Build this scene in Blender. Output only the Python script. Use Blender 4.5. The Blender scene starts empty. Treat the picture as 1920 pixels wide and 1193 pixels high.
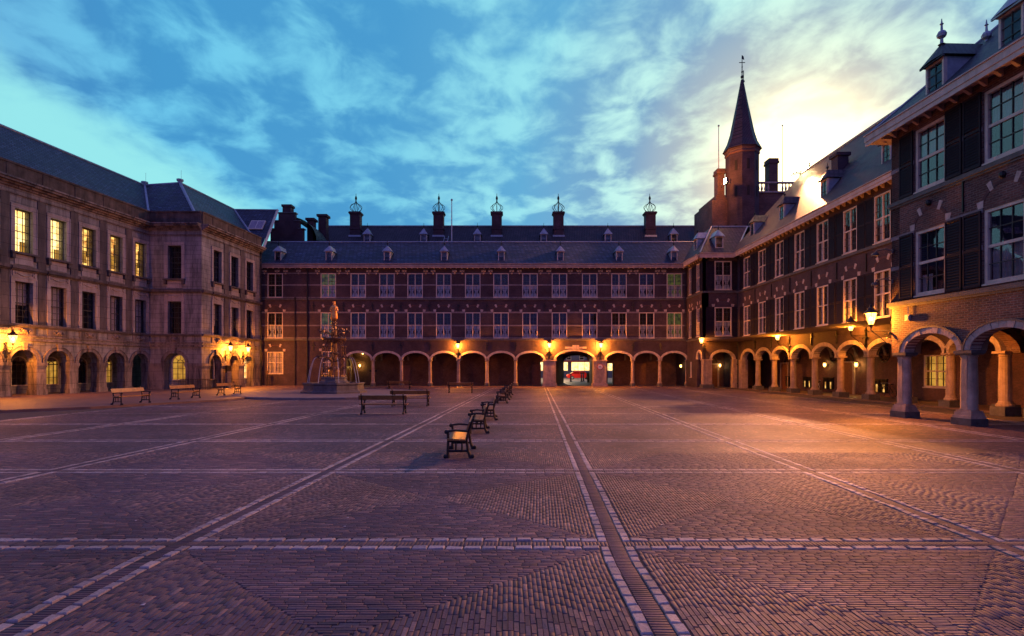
import bpy, math, random
import numpy as np
from mathutils import Matrix, Vector
random.seed(7); RNG = np.random.default_rng(7)
S = 1.2            # metres per drawing unit
C = bpy.context.scene
COL = C.collection
rad = math.radians

# ---------------------------------------------------------------- camera, sky, sun, exposure
cd = bpy.data.cameras.new('camera'); cam = bpy.data.objects.new('camera', cd); COL.objects.link(cam)
cam.location = (0, 0, 1.8*S); cam.rotation_euler = (rad(90), 0, 0)
cd.sensor_width = 36; cd.lens = 36*1020/1920; cd.shift_y = 92.5/1920
cd.clip_start = 0.1; cd.clip_end = 3000
C.camera = cam

def nd(t, typ, props=None, ins=None):
    n = t.nodes.new(typ)
    for k, v in (props or {}).items(): setattr(n, k, v)
    for k, v in (ins or {}).items():
        s = n.inputs[k]
        if isinstance(v, bpy.types.NodeSocket): t.links.new(v, s)
        elif isinstance(v, bpy.types.Node): t.links.new(v.outputs[0], s)
        else:
            if hasattr(s.default_value, '__len__') and not isinstance(v, str):
                v = tuple(v)
                if len(s.default_value) == 4 and len(v) == 3: v = v + (1,)
            s.default_value = v
    return n
def mth(t, op, a, b=0.0, clamp=False):
    return nd(t, 'ShaderNodeMath', {'operation': op, 'use_clamp': clamp}, {0: a, 1: b}).outputs[0]
def ramp(t, fac, stops, interp='LINEAR'):
    n = nd(t, 'ShaderNodeValToRGB', None, {0: fac}); cr = n.color_ramp; cr.interpolation = interp
    while len(cr.elements) < len(stops): cr.elements.new(0.5)
    for e, (p, c) in zip(cr.elements, stops):
        e.position = p
        e.color = (tuple(c) + (1,)) if hasattr(c, '__len__') else (c, c, c, 1)
    return n.outputs[0]
def mixc(t, f, a, b, mode='MIX'):
    n = nd(t, 'ShaderNodeMix', {'data_type': 'RGBA', 'blend_type': mode})
    for idx, v in ((0, f), (6, a), (7, b)):
        s = n.inputs[idx]
        if isinstance(v, bpy.types.NodeSocket): t.links.new(v, s)
        elif idx == 0: s.default_value = v
        else: s.default_value = tuple(v) + (1,) if len(v) == 3 else v
    return n.outputs[2]

GLOW = Vector((0.53, 1, 0.36)).normalized()       # where the sun went down behind the roofs
def make_world():
    w = bpy.data.worlds.new('World'); C.world = w; w.use_nodes = True
    t = w.node_tree; t.nodes.clear()
    tc = nd(t, 'ShaderNodeTexCoord')
    dirv = tc.outputs['Generated']
    sep = nd(t, 'ShaderNodeSeparateXYZ', None, {0: dirv})
    x, y, z = sep.outputs
    zc = mth(t, 'ADD', mth(t, 'MAXIMUM', z, 0.0), 0.16)
    u = mth(t, 'DIVIDE', x, zc); v = mth(t, 'DIVIDE', y, zc)
    # rotate so that the streaks run from the afterglow towards the upper left
    ca, sa = math.cos(rad(78)), math.sin(rad(78))
    p = mth(t, 'ADD', mth(t, 'MULTIPLY', u, ca), mth(t, 'MULTIPLY', v, -sa))
    q = mth(t, 'ADD', mth(t, 'MULTIPLY', u, sa), mth(t, 'MULTIPLY', v, ca))
    def noise(kx, ky, off, sc, det, rough, dist):
        vec = nd(t, 'ShaderNodeCombineXYZ', None, {0: mth(t, 'MULTIPLY', p, kx), 1: mth(t, 'MULTIPLY', q, ky), 2: off})
        return nd(t, 'ShaderNodeTexNoise', None, {'Vector': vec, 'Scale': sc, 'Detail': det, 'Roughness': rough, 'Distortion': dist}).outputs[0]
    n1 = noise(.95, 1.0, 3.7, 6.6, 5.0, .53, .3)      # ripples
    n2 = noise(.7, 1.0, 9.1, 1.15, 3.0, .5, .3)       # banks
    n3 = noise(.6, 1.0, 5.3, 12.0, 4.0, .6, .3)       # wisps
    dn = nd(t, 'ShaderNodeVectorMath', {'operation': 'NORMALIZE'}, {0: dirv}).outputs[0]
    def dotv(d): return nd(t, 'ShaderNodeVectorMath', {'operation': 'DOT_PRODUCT'}, {0: dn, 1: d}).outputs[1]
    def smooth(val, lo, hi): return nd(t, 'ShaderNodeMapRange', {'interpolation_type': 'SMOOTHSTEP'}, {0: val, 1: lo, 2: hi}).outputs[0]
    dot = dotv(GLOW)
    edge = mth(t, 'ADD', dotv((.512, -.0624, 1.0)), mth(t, 'MULTIPLY', mth(t, 'ADD', mth(t, 'SUBTRACT', n2, .38), mth(t, 'MULTIPLY', mth(t, 'SUBTRACT', n1, .5), .35)), .20))
    clear = smooth(edge, .035, -.03)                    # pale clear band low on the left
    bank = smooth(dotv(Vector((-.40, 1, .42)).normalized()), .90, .99)
    cover = mth(t, 'ADD', mth(t, 'ADD', mth(t, 'MULTIPLY', n1, .95), mth(t, 'MULTIPLY', n2, .38)), mth(t, 'MULTIPLY', n3, .12))
    cover = mth(t, 'ADD', cover, mth(t, 'MULTIPLY', bank, .05))
    cl = smooth(cover, .56, .86)
    cl = mth(t, 'MULTIPLY', cl, mth(t, 'SUBTRACT', 1.0, clear))
    gap = ramp(t, dot, [(0.0, (.10, .17, .46)), (.55, (.14, .52, .75)), (.78, (.17, .55, .73)), (.90, (.28, .68, .76)), (.965, (.50, .82, .76)), (1.0, (.85, .92, .68))])
    cloud = ramp(t, dot, [(0.0, (.06, .10, .34)), (.55, (.050, .275, .55)), (.78, (.058, .29, .56)), (.90, (.10, .36, .60)), (.965, (.17, .34, .53)), (1.0, (.55, .54, .46))])
    col = mixc(t, cl, gap, cloud)
    col = mixc(t, mth(t, 'MULTIPLY', clear, .85), col, (.30, .76, .76))
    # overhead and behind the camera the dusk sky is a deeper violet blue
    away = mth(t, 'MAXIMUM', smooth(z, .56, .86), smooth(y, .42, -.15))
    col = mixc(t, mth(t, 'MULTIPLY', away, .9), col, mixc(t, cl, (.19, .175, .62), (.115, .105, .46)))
    glow = mth(t, 'POWER', mth(t, 'MAXIMUM', dot, 0.0), 300.0)
    col = mixc(t, 1.0, col, mixc(t, glow, (0, 0, 0), (3.0, 2.2, .9)), 'ADD')
    up = nd(t, 'ShaderNodeMapRange', None, {0: z, 1: -0.03, 2: 0.0}).outputs[0]
    col = mixc(t, up, (.02, .025, .03), col)
    # the air itself: a faint dusk sky behind the painted-by-cloud cover
    sky = nd(t, 'ShaderNodeTexSky', {'sky_type': 'NISHITA', 'sun_disc': False, 'sun_elevation': rad(3), 'sun_rotation': rad(29)})
    air = mixc(t, 1.0, sky.outputs[0], (.05, .05, .05), 'MULTIPLY')
    col = mixc(t, 1.0, col, mixc(t, 0.12, (0, 0, 0), air), 'ADD')
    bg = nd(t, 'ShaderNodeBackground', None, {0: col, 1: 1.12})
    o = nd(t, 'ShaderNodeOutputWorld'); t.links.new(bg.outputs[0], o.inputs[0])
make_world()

sd = bpy.data.lights.new('sun', 'SUN'); sd.energy = 0.10; sd.angle = rad(12); sd.color = (1, .62, .42)
sun = bpy.data.objects.new('sun', sd); COL.objects.link(sun)
sun.rotation_euler = (-GLOW).to_track_quat('-Z', 'Y').to_euler()

C.view_settings.view_transform = 'Standard'; C.view_settings.look = 'None'
C.view_settings.exposure = 0.0; C.view_settings.gamma = 1.0
C.view_settings.use_curve_mapping = False
C.cycles.use_denoising = True
try: C.cycles.denoiser = 'OPENIMAGEDENOISE'
except Exception: pass
C.cycles.max_bounces = 6; C.cycles.diffuse_bounces = 3; C.cycles.glossy_bounces = 3
C.cycles.transparent_max_bounces = 10
C.cycles.sample_clamp_indirect = 4.0
C.cycles.use_adaptive_sampling = True; C.cycles.adaptive_threshold = 0.02

# ---------------------------------------------------------------- mesh helpers
class Frame:
    """s runs along a wall, d points out of it, z is up"""
    def __init__(s, o, t, n):
        s.o = o; L = math.hypot(*t); s.t = (t[0]/L, t[1]/L); L = math.hypot(*n); s.n = (n[0]/L, n[1]/L)
    def p(f, s, d, z): return (f.o[0]+f.t[0]*s+f.n[0]*d, f.o[1]+f.t[1]*s+f.n[1]*d, z)
    def rz(f): return math.atan2(f.n[1], f.n[0])          # +X local -> outward
    def shift(f, s, d=0.0): return Frame(f.p(s, d, 0)[:2], f.t, f.n)
class MB:
    def __init__(s, M=None): s.v = []; s.f = []; s.M = M
    def add(s, pts, faces):
        b = len(s.v)
        if s.M is not None: pts = [tuple(s.M @ Vector(p)) for p in pts]
        s.v += [tuple(p) for p in pts]; s.f += [tuple(b+i for i in f) for f in faces]
    def hexa(s, P): s.add(P, [(0,3,2,1),(4,5,6,7),(0,1,5,4),(1,2,6,5),(2,3,7,6),(3,0,4,7)])
    def box(s, x0, x1, y0, y1, z0, z1):
        s.hexa([(x0,y0,z0),(x1,y0,z0),(x1,y1,z0),(x0,y1,z0),(x0,y0,z1),(x1,y0,z1),(x1,y1,z1),(x0,y1,z1)])
    def cbox(s, c, h): s.box(c[0]-h[0], c[0]+h[0], c[1]-h[1], c[1]+h[1], c[2]-h[2], c[2]+h[2])
    def fb(s, F, s0, s1, d0, d1, z0, z1):
        s.hexa([F.p(s0,d0,z0),F.p(s1,d0,z0),F.p(s1,d1,z0),F.p(s0,d1,z0),F.p(s0,d0,z1),F.p(s1,d0,z1),F.p(s1,d1,z1),F.p(s0,d1,z1)])
    def quad(s, *P): s.add(P, [tuple(range(len(P)))])
    def prism(s, poly, vec):
        n = len(poly); v = Vector(vec)
        s.add(list(poly)+[tuple(Vector(p)+v) for p in poly],
              [tuple(range(n))[::-1], tuple(range(n, 2*n))]+[(i,(i+1)%n,n+(i+1)%n,n+i) for i in range(n)])
    def lathe(s, prof, n=12, c=(0,0,0), rot=0.0, flute=None, cap=True):
        P = []
        for r, z in prof:
            for i in range(n):
                a = rot+2*math.pi*i/n; rr = r*(1+(flute[0]*math.cos(flute[1]*a) if flute else 0))
                P.append((c[0]+rr*math.cos(a), c[1]+rr*math.sin(a), c[2]+z))
        m = len(prof); F = []
        for k in range(m-1):
            for i in range(n): F.append((k*n+i, k*n+(i+1)%n, (k+1)*n+(i+1)%n, (k+1)*n+i))
        if cap: F += [tuple(range(n))[::-1], tuple(range((m-1)*n, m*n))]
        s.add(P, F)
    def tube(s, path, r, n=5):
        P = [Vector(p) for p in path]; m = len(P); pts = []; F = []
        R = r if hasattr(r, '__len__') else [r]*m
        T0 = (P[1]-P[0]).normalized(); up = Vector((0,0,1)) if abs(T0.z) < 0.9 else Vector((1,0,0))
        A = T0.cross(up).normalized()
        for k in range(m):
            T = (P[min(k+1,m-1)]-P[max(k-1,0)]).normalized()
            A = (A-T*A.dot(T))
            A = A.normalized() if A.length > 1e-6 else T.orthogonal().normalized()
            B = T.cross(A)
            for i in range(n):
                a = 2*math.pi*i/n; pts.append(tuple(P[k]+(A*math.cos(a)+B*math.sin(a))*R[k]))
        for k in range(m-1):
            for i in range(n): F.append((k*n+i, k*n+(i+1)%n, (k+1)*n+(i+1)%n, (k+1)*n+i))
        F += [tuple(range(n))[::-1], tuple(range((m-1)*n, m*n))]
        s.add(pts, F)
    def ball(s, c, r, n=8, m=5, sz=1.0):
        s.lathe([(max(1e-4, r*math.sin(math.pi*k/m)), -sz*r*math.cos(math.pi*k/m)) for k in range(m+1)], n, c, cap=False)
    def arch(s, F, sc, a, zs, b, t, d0, d1, n=14, th0=0.0, th1=math.pi):
        """a solid arch ring: inner half-span a, rise b, thickness t"""
        P = []; Fa = []
        for i in range(n+1):
            th = th0+(th1-th0)*i/n; c, sn = math.cos(th), math.sin(th)
            for (rr, bb) in ((a, b), (a+t, b+t)):
                for d in (d0, d1): P.append(F.p(sc-rr*c, d, zs+bb*sn))
        for i in range(n):
            k = 4*i; j = k+4      # in0 in1 out0 out1
            Fa += [(k,k+1,j+1,j),(k+2,j+2,j+3,k+3),(k,j,j+2,k+2),(k+1,k+3,j+3,j+1)]
        Fa += [(0,2,3,1),(4*n,4*n+1,4*n+3,4*n+2)]
        s.add(P, Fa)
    def spandrel(s, F, s0, s1, zs, b, ztop, d0, d1, n=14):
        """wall above one arch opening from s0 to s1: two faces and the soffit"""
        sc, a = (s0+s1)/2, (s1-s0)/2
        pr = None
        for i in range(n+1):
            th = math.pi*i/n; ss = sc-a*math.cos(th); zz = zs+b*math.sin(th)
            if pr:
                for d in (d0, d1): s.quad(F.p(pr[0],d,pr[1]),F.p(ss,d,zz),F.p(ss,d,ztop),F.p(pr[0],d,ztop))
                s.quad(F.p(pr[0],d0,pr[1]),F.p(ss,d0,zz),F.p(ss,d1,zz),F.p(pr[0],d1,pr[1]))
            pr = (ss, zz)
    def wall(s, F, s0, s1, z0, z1, ops=(), th=0.45, back=True):
        sc = sorted({s0, s1}|{v for o in ops for v in o[:2] if s0 < v < s1}); zc = sorted({z0, z1}|{v for o in ops for v in o[2:4] if z0 < v < z1})
        for i in range(len(sc)-1):
            for k in range(len(zc)-1):
                ms, mz = (sc[i]+sc[i+1])/2, (zc[k]+zc[k+1])/2
                if any(o[0] < ms < o[1] and o[2] < mz < o[3] for o in ops): continue
                for d in ((0, -th) if back else (0,)):
                    s.quad(F.p(sc[i],d,zc[k]),F.p(sc[i+1],d,zc[k]),F.p(sc[i+1],d,zc[k+1]),F.p(sc[i],d,zc[k+1]))
        for a, b, c, e in [o[:4] for o in ops]+[(s0, s1, z0, z1)]:
            for q in (((a,c),(a,e)),((b,c),(b,e)),((a,c),(b,c)),((a,e),(b,e))):
                s.quad(F.p(q[0][0],0,q[0][1]),F.p(q[1][0],0,q[1][1]),F.p(q[1][0],-th,q[1][1]),F.p(q[0][0],-th,q[0][1]))
    def mesh(s, name, mat, org=(0,0,0), smooth=False):
        me = bpy.data.meshes.new(name)
        V = (np.array(s.v, float)-np.array(org))*S
        me.from_pydata(V.tolist(), [], s.f); me.update()
        if mat is not None: me.materials.append(mat)
        if smooth: me.shade_smooth()
        return me
ORG = {}
def thing(name, label, cat, loc, rz=0.0, group=None):
    o = bpy.data.objects.new(name, None); COL.objects.link(o); o.empty_display_size = .3
    o.location = [c*S for c in loc]; o.rotation_euler = (0, 0, rz)
    o['label'] = label; o['category'] = cat
    if group: o['group'] = group
    ORG[o.name] = tuple(loc); return o
def part(name, mb, mat, parent, smooth=False, kind=None, label=None, local=False):
    org = (0,0,0) if local else ORG[parent.name]
    o = bpy.data.objects.new(name, mb.mesh(name, mat, org, smooth)); COL.objects.link(o)
    o.parent = parent; ORG[o.name] = org
    if kind: o['kind'] = kind
    if label: o['label'] = label
    return o
def inst(name, me, parent, loc, rot=(0,0,0), scale=(1,1,1)):
    o = bpy.data.objects.new(name, me); COL.objects.link(o); o.parent = parent
    g = ORG.get(parent.name, (0,0,0)); o.location = [(a-b)*S for a, b in zip(loc, g)]; o.rotation_euler = rot; o.scale = scale
    return o
def structure(name, mb, mat, smooth=False):
    o = bpy.data.objects.new(name, mb.mesh(name, mat, (0,0,0), smooth)); COL.objects.link(o); o['kind'] = 'structure'; ORG[o.name] = (0,0,0); return o
def copy_tree(o, parent=None):
    c = o.copy(); COL.objects.link(c); ORG[c.name] = ORG.get(o.name, (0,0,0))
    if parent: c.parent = parent
    for ch in list(o.children): copy_tree(ch, c)
    return c

# ---------------------------------------------------------------- materials
def mat(name): 
    m = bpy.data.materials.new(name); m.use_nodes = True; t = m.node_tree; t.nodes.clear(); return m, t
def finish(t, bsdf):
    o = nd(t, 'ShaderNodeOutputMaterial'); t.links.new(bsdf.outputs[0], o.inputs[0])
def objco(t): return nd(t, 'ShaderNodeTexCoord').outputs['Object']
def plain(name, c, rough=.6, metal=0.0, var=.25, scale=3.0, spec=.4, bump=0.0, streak=0.0, c2=None):
    m, t = mat(name); co = objco(t)
    n = nd(t, 'ShaderNodeTexNoise', None, {'Vector': co, 'Scale': scale, 'Detail': 6.0, 'Roughness': .65}).outputs[0]
    lo = [v*(1-var) for v in c] if c2 is None else c2
    col = ramp(t, n, [(.3, lo), (.68, [v*(1+var) for v in c])])
    if streak:
        mp = nd(t, 'ShaderNodeMapping', None, {0: co, 3: (1.6, 1.6, .16)})
        n3 = nd(t, 'ShaderNodeTexNoise', None, {'Vector': mp, 'Scale': 1.5, 'Detail': 7.0, 'Roughness': .7}).outputs[0]
        col = mixc(t, mth(t, 'MULTIPLY', ramp(t, n3, [(.44, 0.0), (.66, 1.0)]), streak), col, [v*.3 for v in c])
    b = nd(t, 'ShaderNodeBsdfPrincipled', None, {'Base Color': col, 'Roughness': rough, 'Metallic': metal, 'Specular IOR Level': spec})
    if bump:
        n2 = nd(t, 'ShaderNodeTexNoise', None, {'Vector': co, 'Scale': scale*6, 'Detail': 5.0}).outputs[0]
        t.links.new(nd(t, 'ShaderNodeBump', None, {'Strength': bump, 'Distance': .02, 'Height': n2}).outputs[0], b.inputs['Normal'])
    finish(t, b); return m
def wallco(t, zs=1.0):
    sp = nd(t, 'ShaderNodeSeparateXYZ', None, {0: objco(t)})
    return nd(t, 'ShaderNodeCombineXYZ', None, {0: mth(t, 'ADD', sp.outputs[0], sp.outputs[1]), 1: mth(t, 'MULTIPLY', sp.outputs[2], zs), 2: 0.0}).outputs[0]
def brickwork(name, c1, c2, mortar, w=.21, h=.065, msize=.012, bump=.35, rough=.8, dirt=.5):
    m, t = mat(name); v = wallco(t)
    br = nd(t, 'ShaderNodeTexBrick', {'offset': .5}, {'Vector': v, 'Color1': c1, 'Color2': c2, 'Mortar': mortar, 'Scale': 1.0,
            'Mortar Size': msize, 'Mortar Smooth': .3, 'Bias': -.1, 'Brick Width': w, 'Row Height': h})
    co = objco(t)
    n = nd(t, 'ShaderNodeTexNoise', None, {'Vector': co, 'Scale': .7, 'Detail': 7.0, 'Roughness': .65}).outputs[0]
    f = ramp(t, n, [(.3, 1-dirt), (.7, 1.15)])
    col = mixc(t, 1.0, br.outputs[0], f, 'MULTIPLY')
    n2 = nd(t, 'ShaderNodeTexNoise', None, {'Vector': co, 'Scale': 14.0, 'Detail': 3.0}).outputs[0]
    col = mixc(t, .5, col, ramp(t, n2, [(.3, .55), (.7, 1.35)]), 'MULTIPLY')
    b = nd(t, 'ShaderNodeBsdfPrincipled', None, {'Base Color': col, 'Roughness': rough, 'Specular IOR Level': .25})
    bp = nd(t, 'ShaderNodeBump', {'invert': True}, {'Strength': bump, 'Distance': .012, 'Height': br.outputs[1]})
    bp2 = nd(t, 'ShaderNodeBump', None, {'Strength': .3, 'Distance': .01, 'Height': n2, 'Normal': bp.outputs[0]})
    t.links.new(bp2.outputs[0], b.inputs['Normal']); finish(t, b); return m
def slate(name, c1, c2, w=.34, h=.21, rough=.5, moss=None, zs=1.35):
    m, t = mat(name); v = wallco(t, zs)
    br = nd(t, 'ShaderNodeTexBrick', {'offset': .5}, {'Vector': v, 'Color1': c1, 'Color2': c2, 'Mortar': [q*.2 for q in c1], 'Scale': 1.0,
            'Mortar Size': .04, 'Mortar Smooth': .1, 'Brick Width': w, 'Row Height': h})
    co = objco(t)
    mp = nd(t, 'ShaderNodeMapping', None, {0: co, 3: (1.2, 1.2, .25)})
    n = nd(t, 'ShaderNodeTexNoise', None, {'Vector': mp, 'Scale': 1.0, 'Detail': 7.0, 'Roughness': .7}).outputs[0]
    col = mixc(t, 1.0, br.outputs[0], ramp(t, n, [(.3, .4), (.7, 1.7)]), 'MULTIPLY')
    if moss: col = mixc(t, ramp(t, n, [(.52, 0.0), (.72, .7)]), col, moss)
    b = nd(t, 'ShaderNodeBsdfPrincipled', None, {'Base Color': col, 'Roughness': ramp(t, n, [(.3, rough), (.7, rough+.2)]), 'Specular IOR Level': .32})
    # each slate lies like a shallow wedge: saw-tooth height down the roof
    sp = nd(t, 'ShaderNodeSeparateXYZ', None, {0: v})
    saw = mth(t, 'FRACT', mth(t, 'DIVIDE', sp.outputs[1], h))
    hgt = mth(t, 'SUBTRACT', mth(t, 'SUBTRACT', 1.0, saw), mth(t, 'MULTIPLY', br.outputs[1], .6))
    t.links.new(nd(t, 'ShaderNodeBump', None, {'Strength': .9, 'Distance': .02, 'Height': hgt}).outputs[0], b.inputs['Normal'])
    finish(t, b); return m
def ashlar(name, c, dark, streak=.8, w=1.0, h=.42):
    m, t = mat(name); v = wallco(t); co = objco(t)
    br = nd(t, 'ShaderNodeTexBrick', {'offset': .5}, {'Vector': v, 'Color1': (1,1,1), 'Color2': (.86,.86,.86), 'Mortar': (.42,.42,.42), 'Scale': 1.0,
            'Mortar Size': .018, 'Mortar Smooth': .4, 'Brick Width': w, 'Row Height': h})
    n = nd(t, 'ShaderNodeTexNoise', None, {'Vector': co, 'Scale': .55, 'Detail': 8.0, 'Roughness': .68}).outputs[0]
    mp = nd(t, 'ShaderNodeMapping', None, {0: co, 3: (1.5, 1.5, .22)})
    n3 = nd(t, 'ShaderNodeTexNoise', None, {'Vector': mp, 'Scale': 1.2, 'Detail': 8.0, 'Roughness': .72, 'Distortion': .4}).outputs[0]
    col = mixc(t, ramp(t, n, [(.35, 0.0), (.65, 1.0)]), [q*.8 for q in c], [min(1, q*1.15) for q in c])
    col = mixc(t, mth(t, 'MULTIPLY', ramp(t, n3, [(.42, 0.0), (.62, 1.0)]), streak), col, dark)
    col = mixc(t, 1.0, col, br.outputs[0], 'MULTIPLY')
    n2 = nd(t, 'ShaderNodeTexNoise', None, {'Vector': co, 'Scale': 20.0, 'Detail': 4.0}).outputs[0]
    col = mixc(t, .4, col, ramp(t, n2, [(.3, .7), (.7, 1.25)]), 'MULTIPLY')
    b = nd(t, 'ShaderNodeBsdfPrincipled', None, {'Base Color': col, 'Roughness': .85, 'Specular IOR Level': .2})
    bp = nd(t, 'ShaderNodeBump', {'invert': True}, {'Strength': .4, 'Distance': .012, 'Height': br.outputs[1]})
    bp2 = nd(t, 'ShaderNodeBump', None, {'Strength': .3, 'Distance': .012, 'Height': n2, 'Normal': bp.outputs[0]})
    t.links.new(bp2.outputs[0], b.inputs['Normal']); finish(t, b); return m
def paver(name, stops, rough=.66, obj=False, pit=False):
    m, t = mat(name); co = nd(t, 'ShaderNodeNewGeometry').outputs['Position']
    fac = nd(t, 'ShaderNodeObjectInfo').outputs['Random'] if obj else nd(t, 'ShaderNodeAttribute', {'attribute_name': 'tint'}).outputs['Fac']
    col = ramp(t, fac, stops)
    n = nd(t, 'ShaderNodeTexNoise', None, {'Vector': co, 'Scale': 38.0, 'Detail': 5.0, 'Roughness': .7}).outputs[0]
    col = mixc(t, .75, col, ramp(t, n, [(.28, .45), (.7, 1.45)]), 'MULTIPLY')
    big = nd(t, 'ShaderNodeTexNoise', None, {'Vector': co, 'Scale': .22, 'Detail': 6.0, 'Roughness': .6}).outputs[0]
    col = mixc(t, 1.0, col, ramp(t, big, [(.30, .55), (.70, 1.35)]), 'MULTIPLY')
    b = nd(t, 'ShaderNodeBsdfPrincipled', None, {'Base Color': col, 'Roughness': ramp(t, big, [(.3, rough+.08), (.7, rough-.07)]), 'Specular IOR Level': .35})
    t.links.new(nd(t, 'ShaderNodeBump', None, {'Strength': .5 if pit else .22, 'Distance': .012 if pit else .006, 'Height': n}).outputs[0], b.inputs['Normal'])
    finish(t, b); return m
def glow(name, c, e, c2=None, sc=2.0):
    m, t = mat(name)
    col = c
    if c2 is not None:
        n = nd(t, 'ShaderNodeTexNoise', None, {'Vector': objco(t), 'Scale': sc, 'Detail': 3.0}).outputs[0]
        col = ramp(t, n, [(.38, c2), (.6, c)])
    em = nd(t, 'ShaderNodeEmission', None, {0: col, 1: e}); finish(t, em); return m
def glass(name, tint=(.93,.93,.93), f0=.028, gcol=(.85,.88,.95)):
    m, t = mat(name)
    ge = nd(t, 'ShaderNodeNewGeometry')
    c = mth(t, 'ABSOLUTE', nd(t, 'ShaderNodeVectorMath', {'operation': 'DOT_PRODUCT'}, {0: ge.outputs['Normal'], 1: ge.outputs['Incoming']}).outputs[1])
    fr = mth(t, 'ADD', mth(t, 'MULTIPLY', mth(t, 'POWER', mth(t, 'SUBTRACT', 1.0, c), 5.0), 1-f0), f0, True)
    tr = nd(t, 'ShaderNodeBsdfTransparent', None, {0: tint}); gl = nd(t, 'ShaderNodeBsdfGlossy', None, {0: gcol, 1: .02})
    n = nd(t, 'ShaderNodeTexNoise', None, {'Vector': objco(t), 'Scale': 1.3, 'Detail': 1.0}).outputs[0]
    bp = nd(t, 'ShaderNodeBump', None, {'Strength': .08, 'Distance': .05, 'Height': n}); t.links.new(bp.outputs[0], gl.inputs['Normal'])
    mx = nd(t, 'ShaderNodeMixShader', None, {0: fr, 1: tr.outputs[0], 2: gl.outputs[0]}); finish(t, mx); return m
def lampglass(name, c, e):
    m, t = mat(name)
    mx = nd(t, 'ShaderNodeMixShader', None, {0: .5, 1: nd(t, 'ShaderNodeBsdfTransparent').outputs[0], 2: nd(t, 'ShaderNodeEmission', None, {0: c, 1: e}).outputs[0]})
    finish(t, mx); return m
def water(name):
    m, t = mat(name)
    mx = nd(t, 'ShaderNodeMixShader', None, {0: .55, 1: nd(t, 'ShaderNodeBsdfTransparent', None, {0: (.9,.95,1)}).outputs[0],
        2: nd(t, 'ShaderNodeBsdfPrincipled', None, {'Base Color': (.5,.55,.6), 'Roughness': .12, 'Specular IOR Level': .8}).outputs[0]})
    finish(t, mx); return m

BRICK = brickwork('dark brick', (.070,.040,.050), (.042,.028,.038), (.085,.064,.070))
BRICKR = brickwork('red brick', (.17,.072,.055), (.065,.034,.036), (.17,.125,.11), w=.25, h=.085, msize=.018, bump=.6, dirt=.5)
BRICKIN = brickwork('arcade brick', (.17,.07,.045), (.11,.05,.035), (.14,.10,.08), dirt=.5)
BRICKARC = plain('rubbed brick', (.075,.034,.034), .8, var=.35, scale=5, bump=.3)
STONE = plain('pale sandstone', (.42,.35,.30), .8, var=.3, scale=4, bump=.4, streak=.35, spec=.25)
BANDST = plain('band stone', (.20,.17,.175), .8, var=.3, scale=3, bump=.3, streak=.3)
COLST = plain('column stone', (.36,.27,.20), .7, var=.3, scale=2.5, bump=.4, streak=.55, spec=.3)
DKST = plain('dark bluestone', (.07,.068,.07), .6, var=.4, scale=4, bump=.3, spec=.4)
ASH = ashlar('weathered ashlar', (.31,.295,.285), (.09,.088,.092), .8)
ASHT = ashlar('ashlar mouldings', (.26,.215,.19), (.05,.046,.048), .95, 1.6, .9)
ASHL = ashlar('clean ashlar', (.43,.375,.345), (.16,.14,.135), .45, 1.6, .9)
ASHD = ashlar('sooted ashlar', (.15,.125,.115), (.055,.05,.052), .8, 1.6, .9)
PARA = plain('sooted parapet stone', (.10,.075,.062), .85, var=.45, scale=1.2, bump=.3, streak=.6, spec=.2)
SLATE = slate('blue slate', (.046,.062,.10), (.016,.024,.046), .45, .30)
SLATER = slate('purple slate', (.095,.060,.068), (.04,.028,.036), .34, .20)
SLATEB = slate('mossy slate', (.04,.04,.052), (.026,.027,.038), moss=(.06,.06,.055))
LEAD = plain('lead flashing', (.26,.30,.33), .45, .3, var=.25, scale=4)
CREAM = plain('cream paint', (.55,.46,.37), .5, var=.18, scale=3, streak=.25)
CREAMG = plain('eave paint', (.50,.39,.33), .55, var=.2, scale=2, streak=.35)
SHUT = plain('shutter paint', (.018,.013,.020), .6, var=.3, scale=4, spec=.12)
BAR = plain('lead glazing bar', (.03,.03,.032), .5)
IRON = plain('black iron', (.012,.012,.014), .42, .2, var=.4, scale=8)
BROWNIRON = plain('bronzed iron', (.13,.07,.04), .35, .4, var=.5, scale=6)
GILT = plain('gilt metal', (.75,.36,.10), .4, .45, var=.25, scale=5)
WOOD = plain('bench oak', (.26,.115,.03), .32, var=.35, scale=6, spec=.6)
WOODD = plain('dark bench timber', (.035,.026,.022), .5, var=.4, scale=6)
DOOR = plain('oak door', (.17,.065,.03), .5, var=.3, scale=5)
DARKIN = plain('unlit interior', (.018,.016,.016), .9, var=.2)
CURT = plain('net curtain', (.38,.40,.46), .9, var=.12, scale=8)
BLIND = plain('pale blind', (.48,.44,.44), .9, var=.1, scale=2)
PLAST = plain('vault plaster', (.22,.17,.13), .9, var=.25, scale=1.5)
BASIN = plain('basin stone', (.095,.09,.095), .7, var=.3, scale=2.5, bump=.4, streak=.45)
PLAT = plain('platform flags', (.14,.115,.115), .7, var=.25, scale=1.5, bump=.25)
GLASS = glass('window glass')
GLASSB = glass('near window glass', (.8,.8,.82), .075, (.85,.74,.88))
LITW = glow('lit room warm', (1.0,.56,.14), 2.2, (.42,.16,.03), 2.6)
LITH = glow('lit room bright', (1.0,.76,.30), 3.0, (.9,.5,.13), 2.0)
LITD = glow('lit room dim', (.80,.40,.06), .95, (.45,.2,.03), 1.1)
LITG = glow('lit room green', (.24,.24,.07), .36, (.06,.065,.035), 2.2)
LAMPG = lampglass('lantern glass', (1.0,.50,.10), 9.0)
BULB = glow('lamp bulb', (1.0,.72,.30), 30.0)
FLOODG = glow('flood lens', (1.0,.80,.38), 120.0)
WATER = water('falling water')
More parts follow.
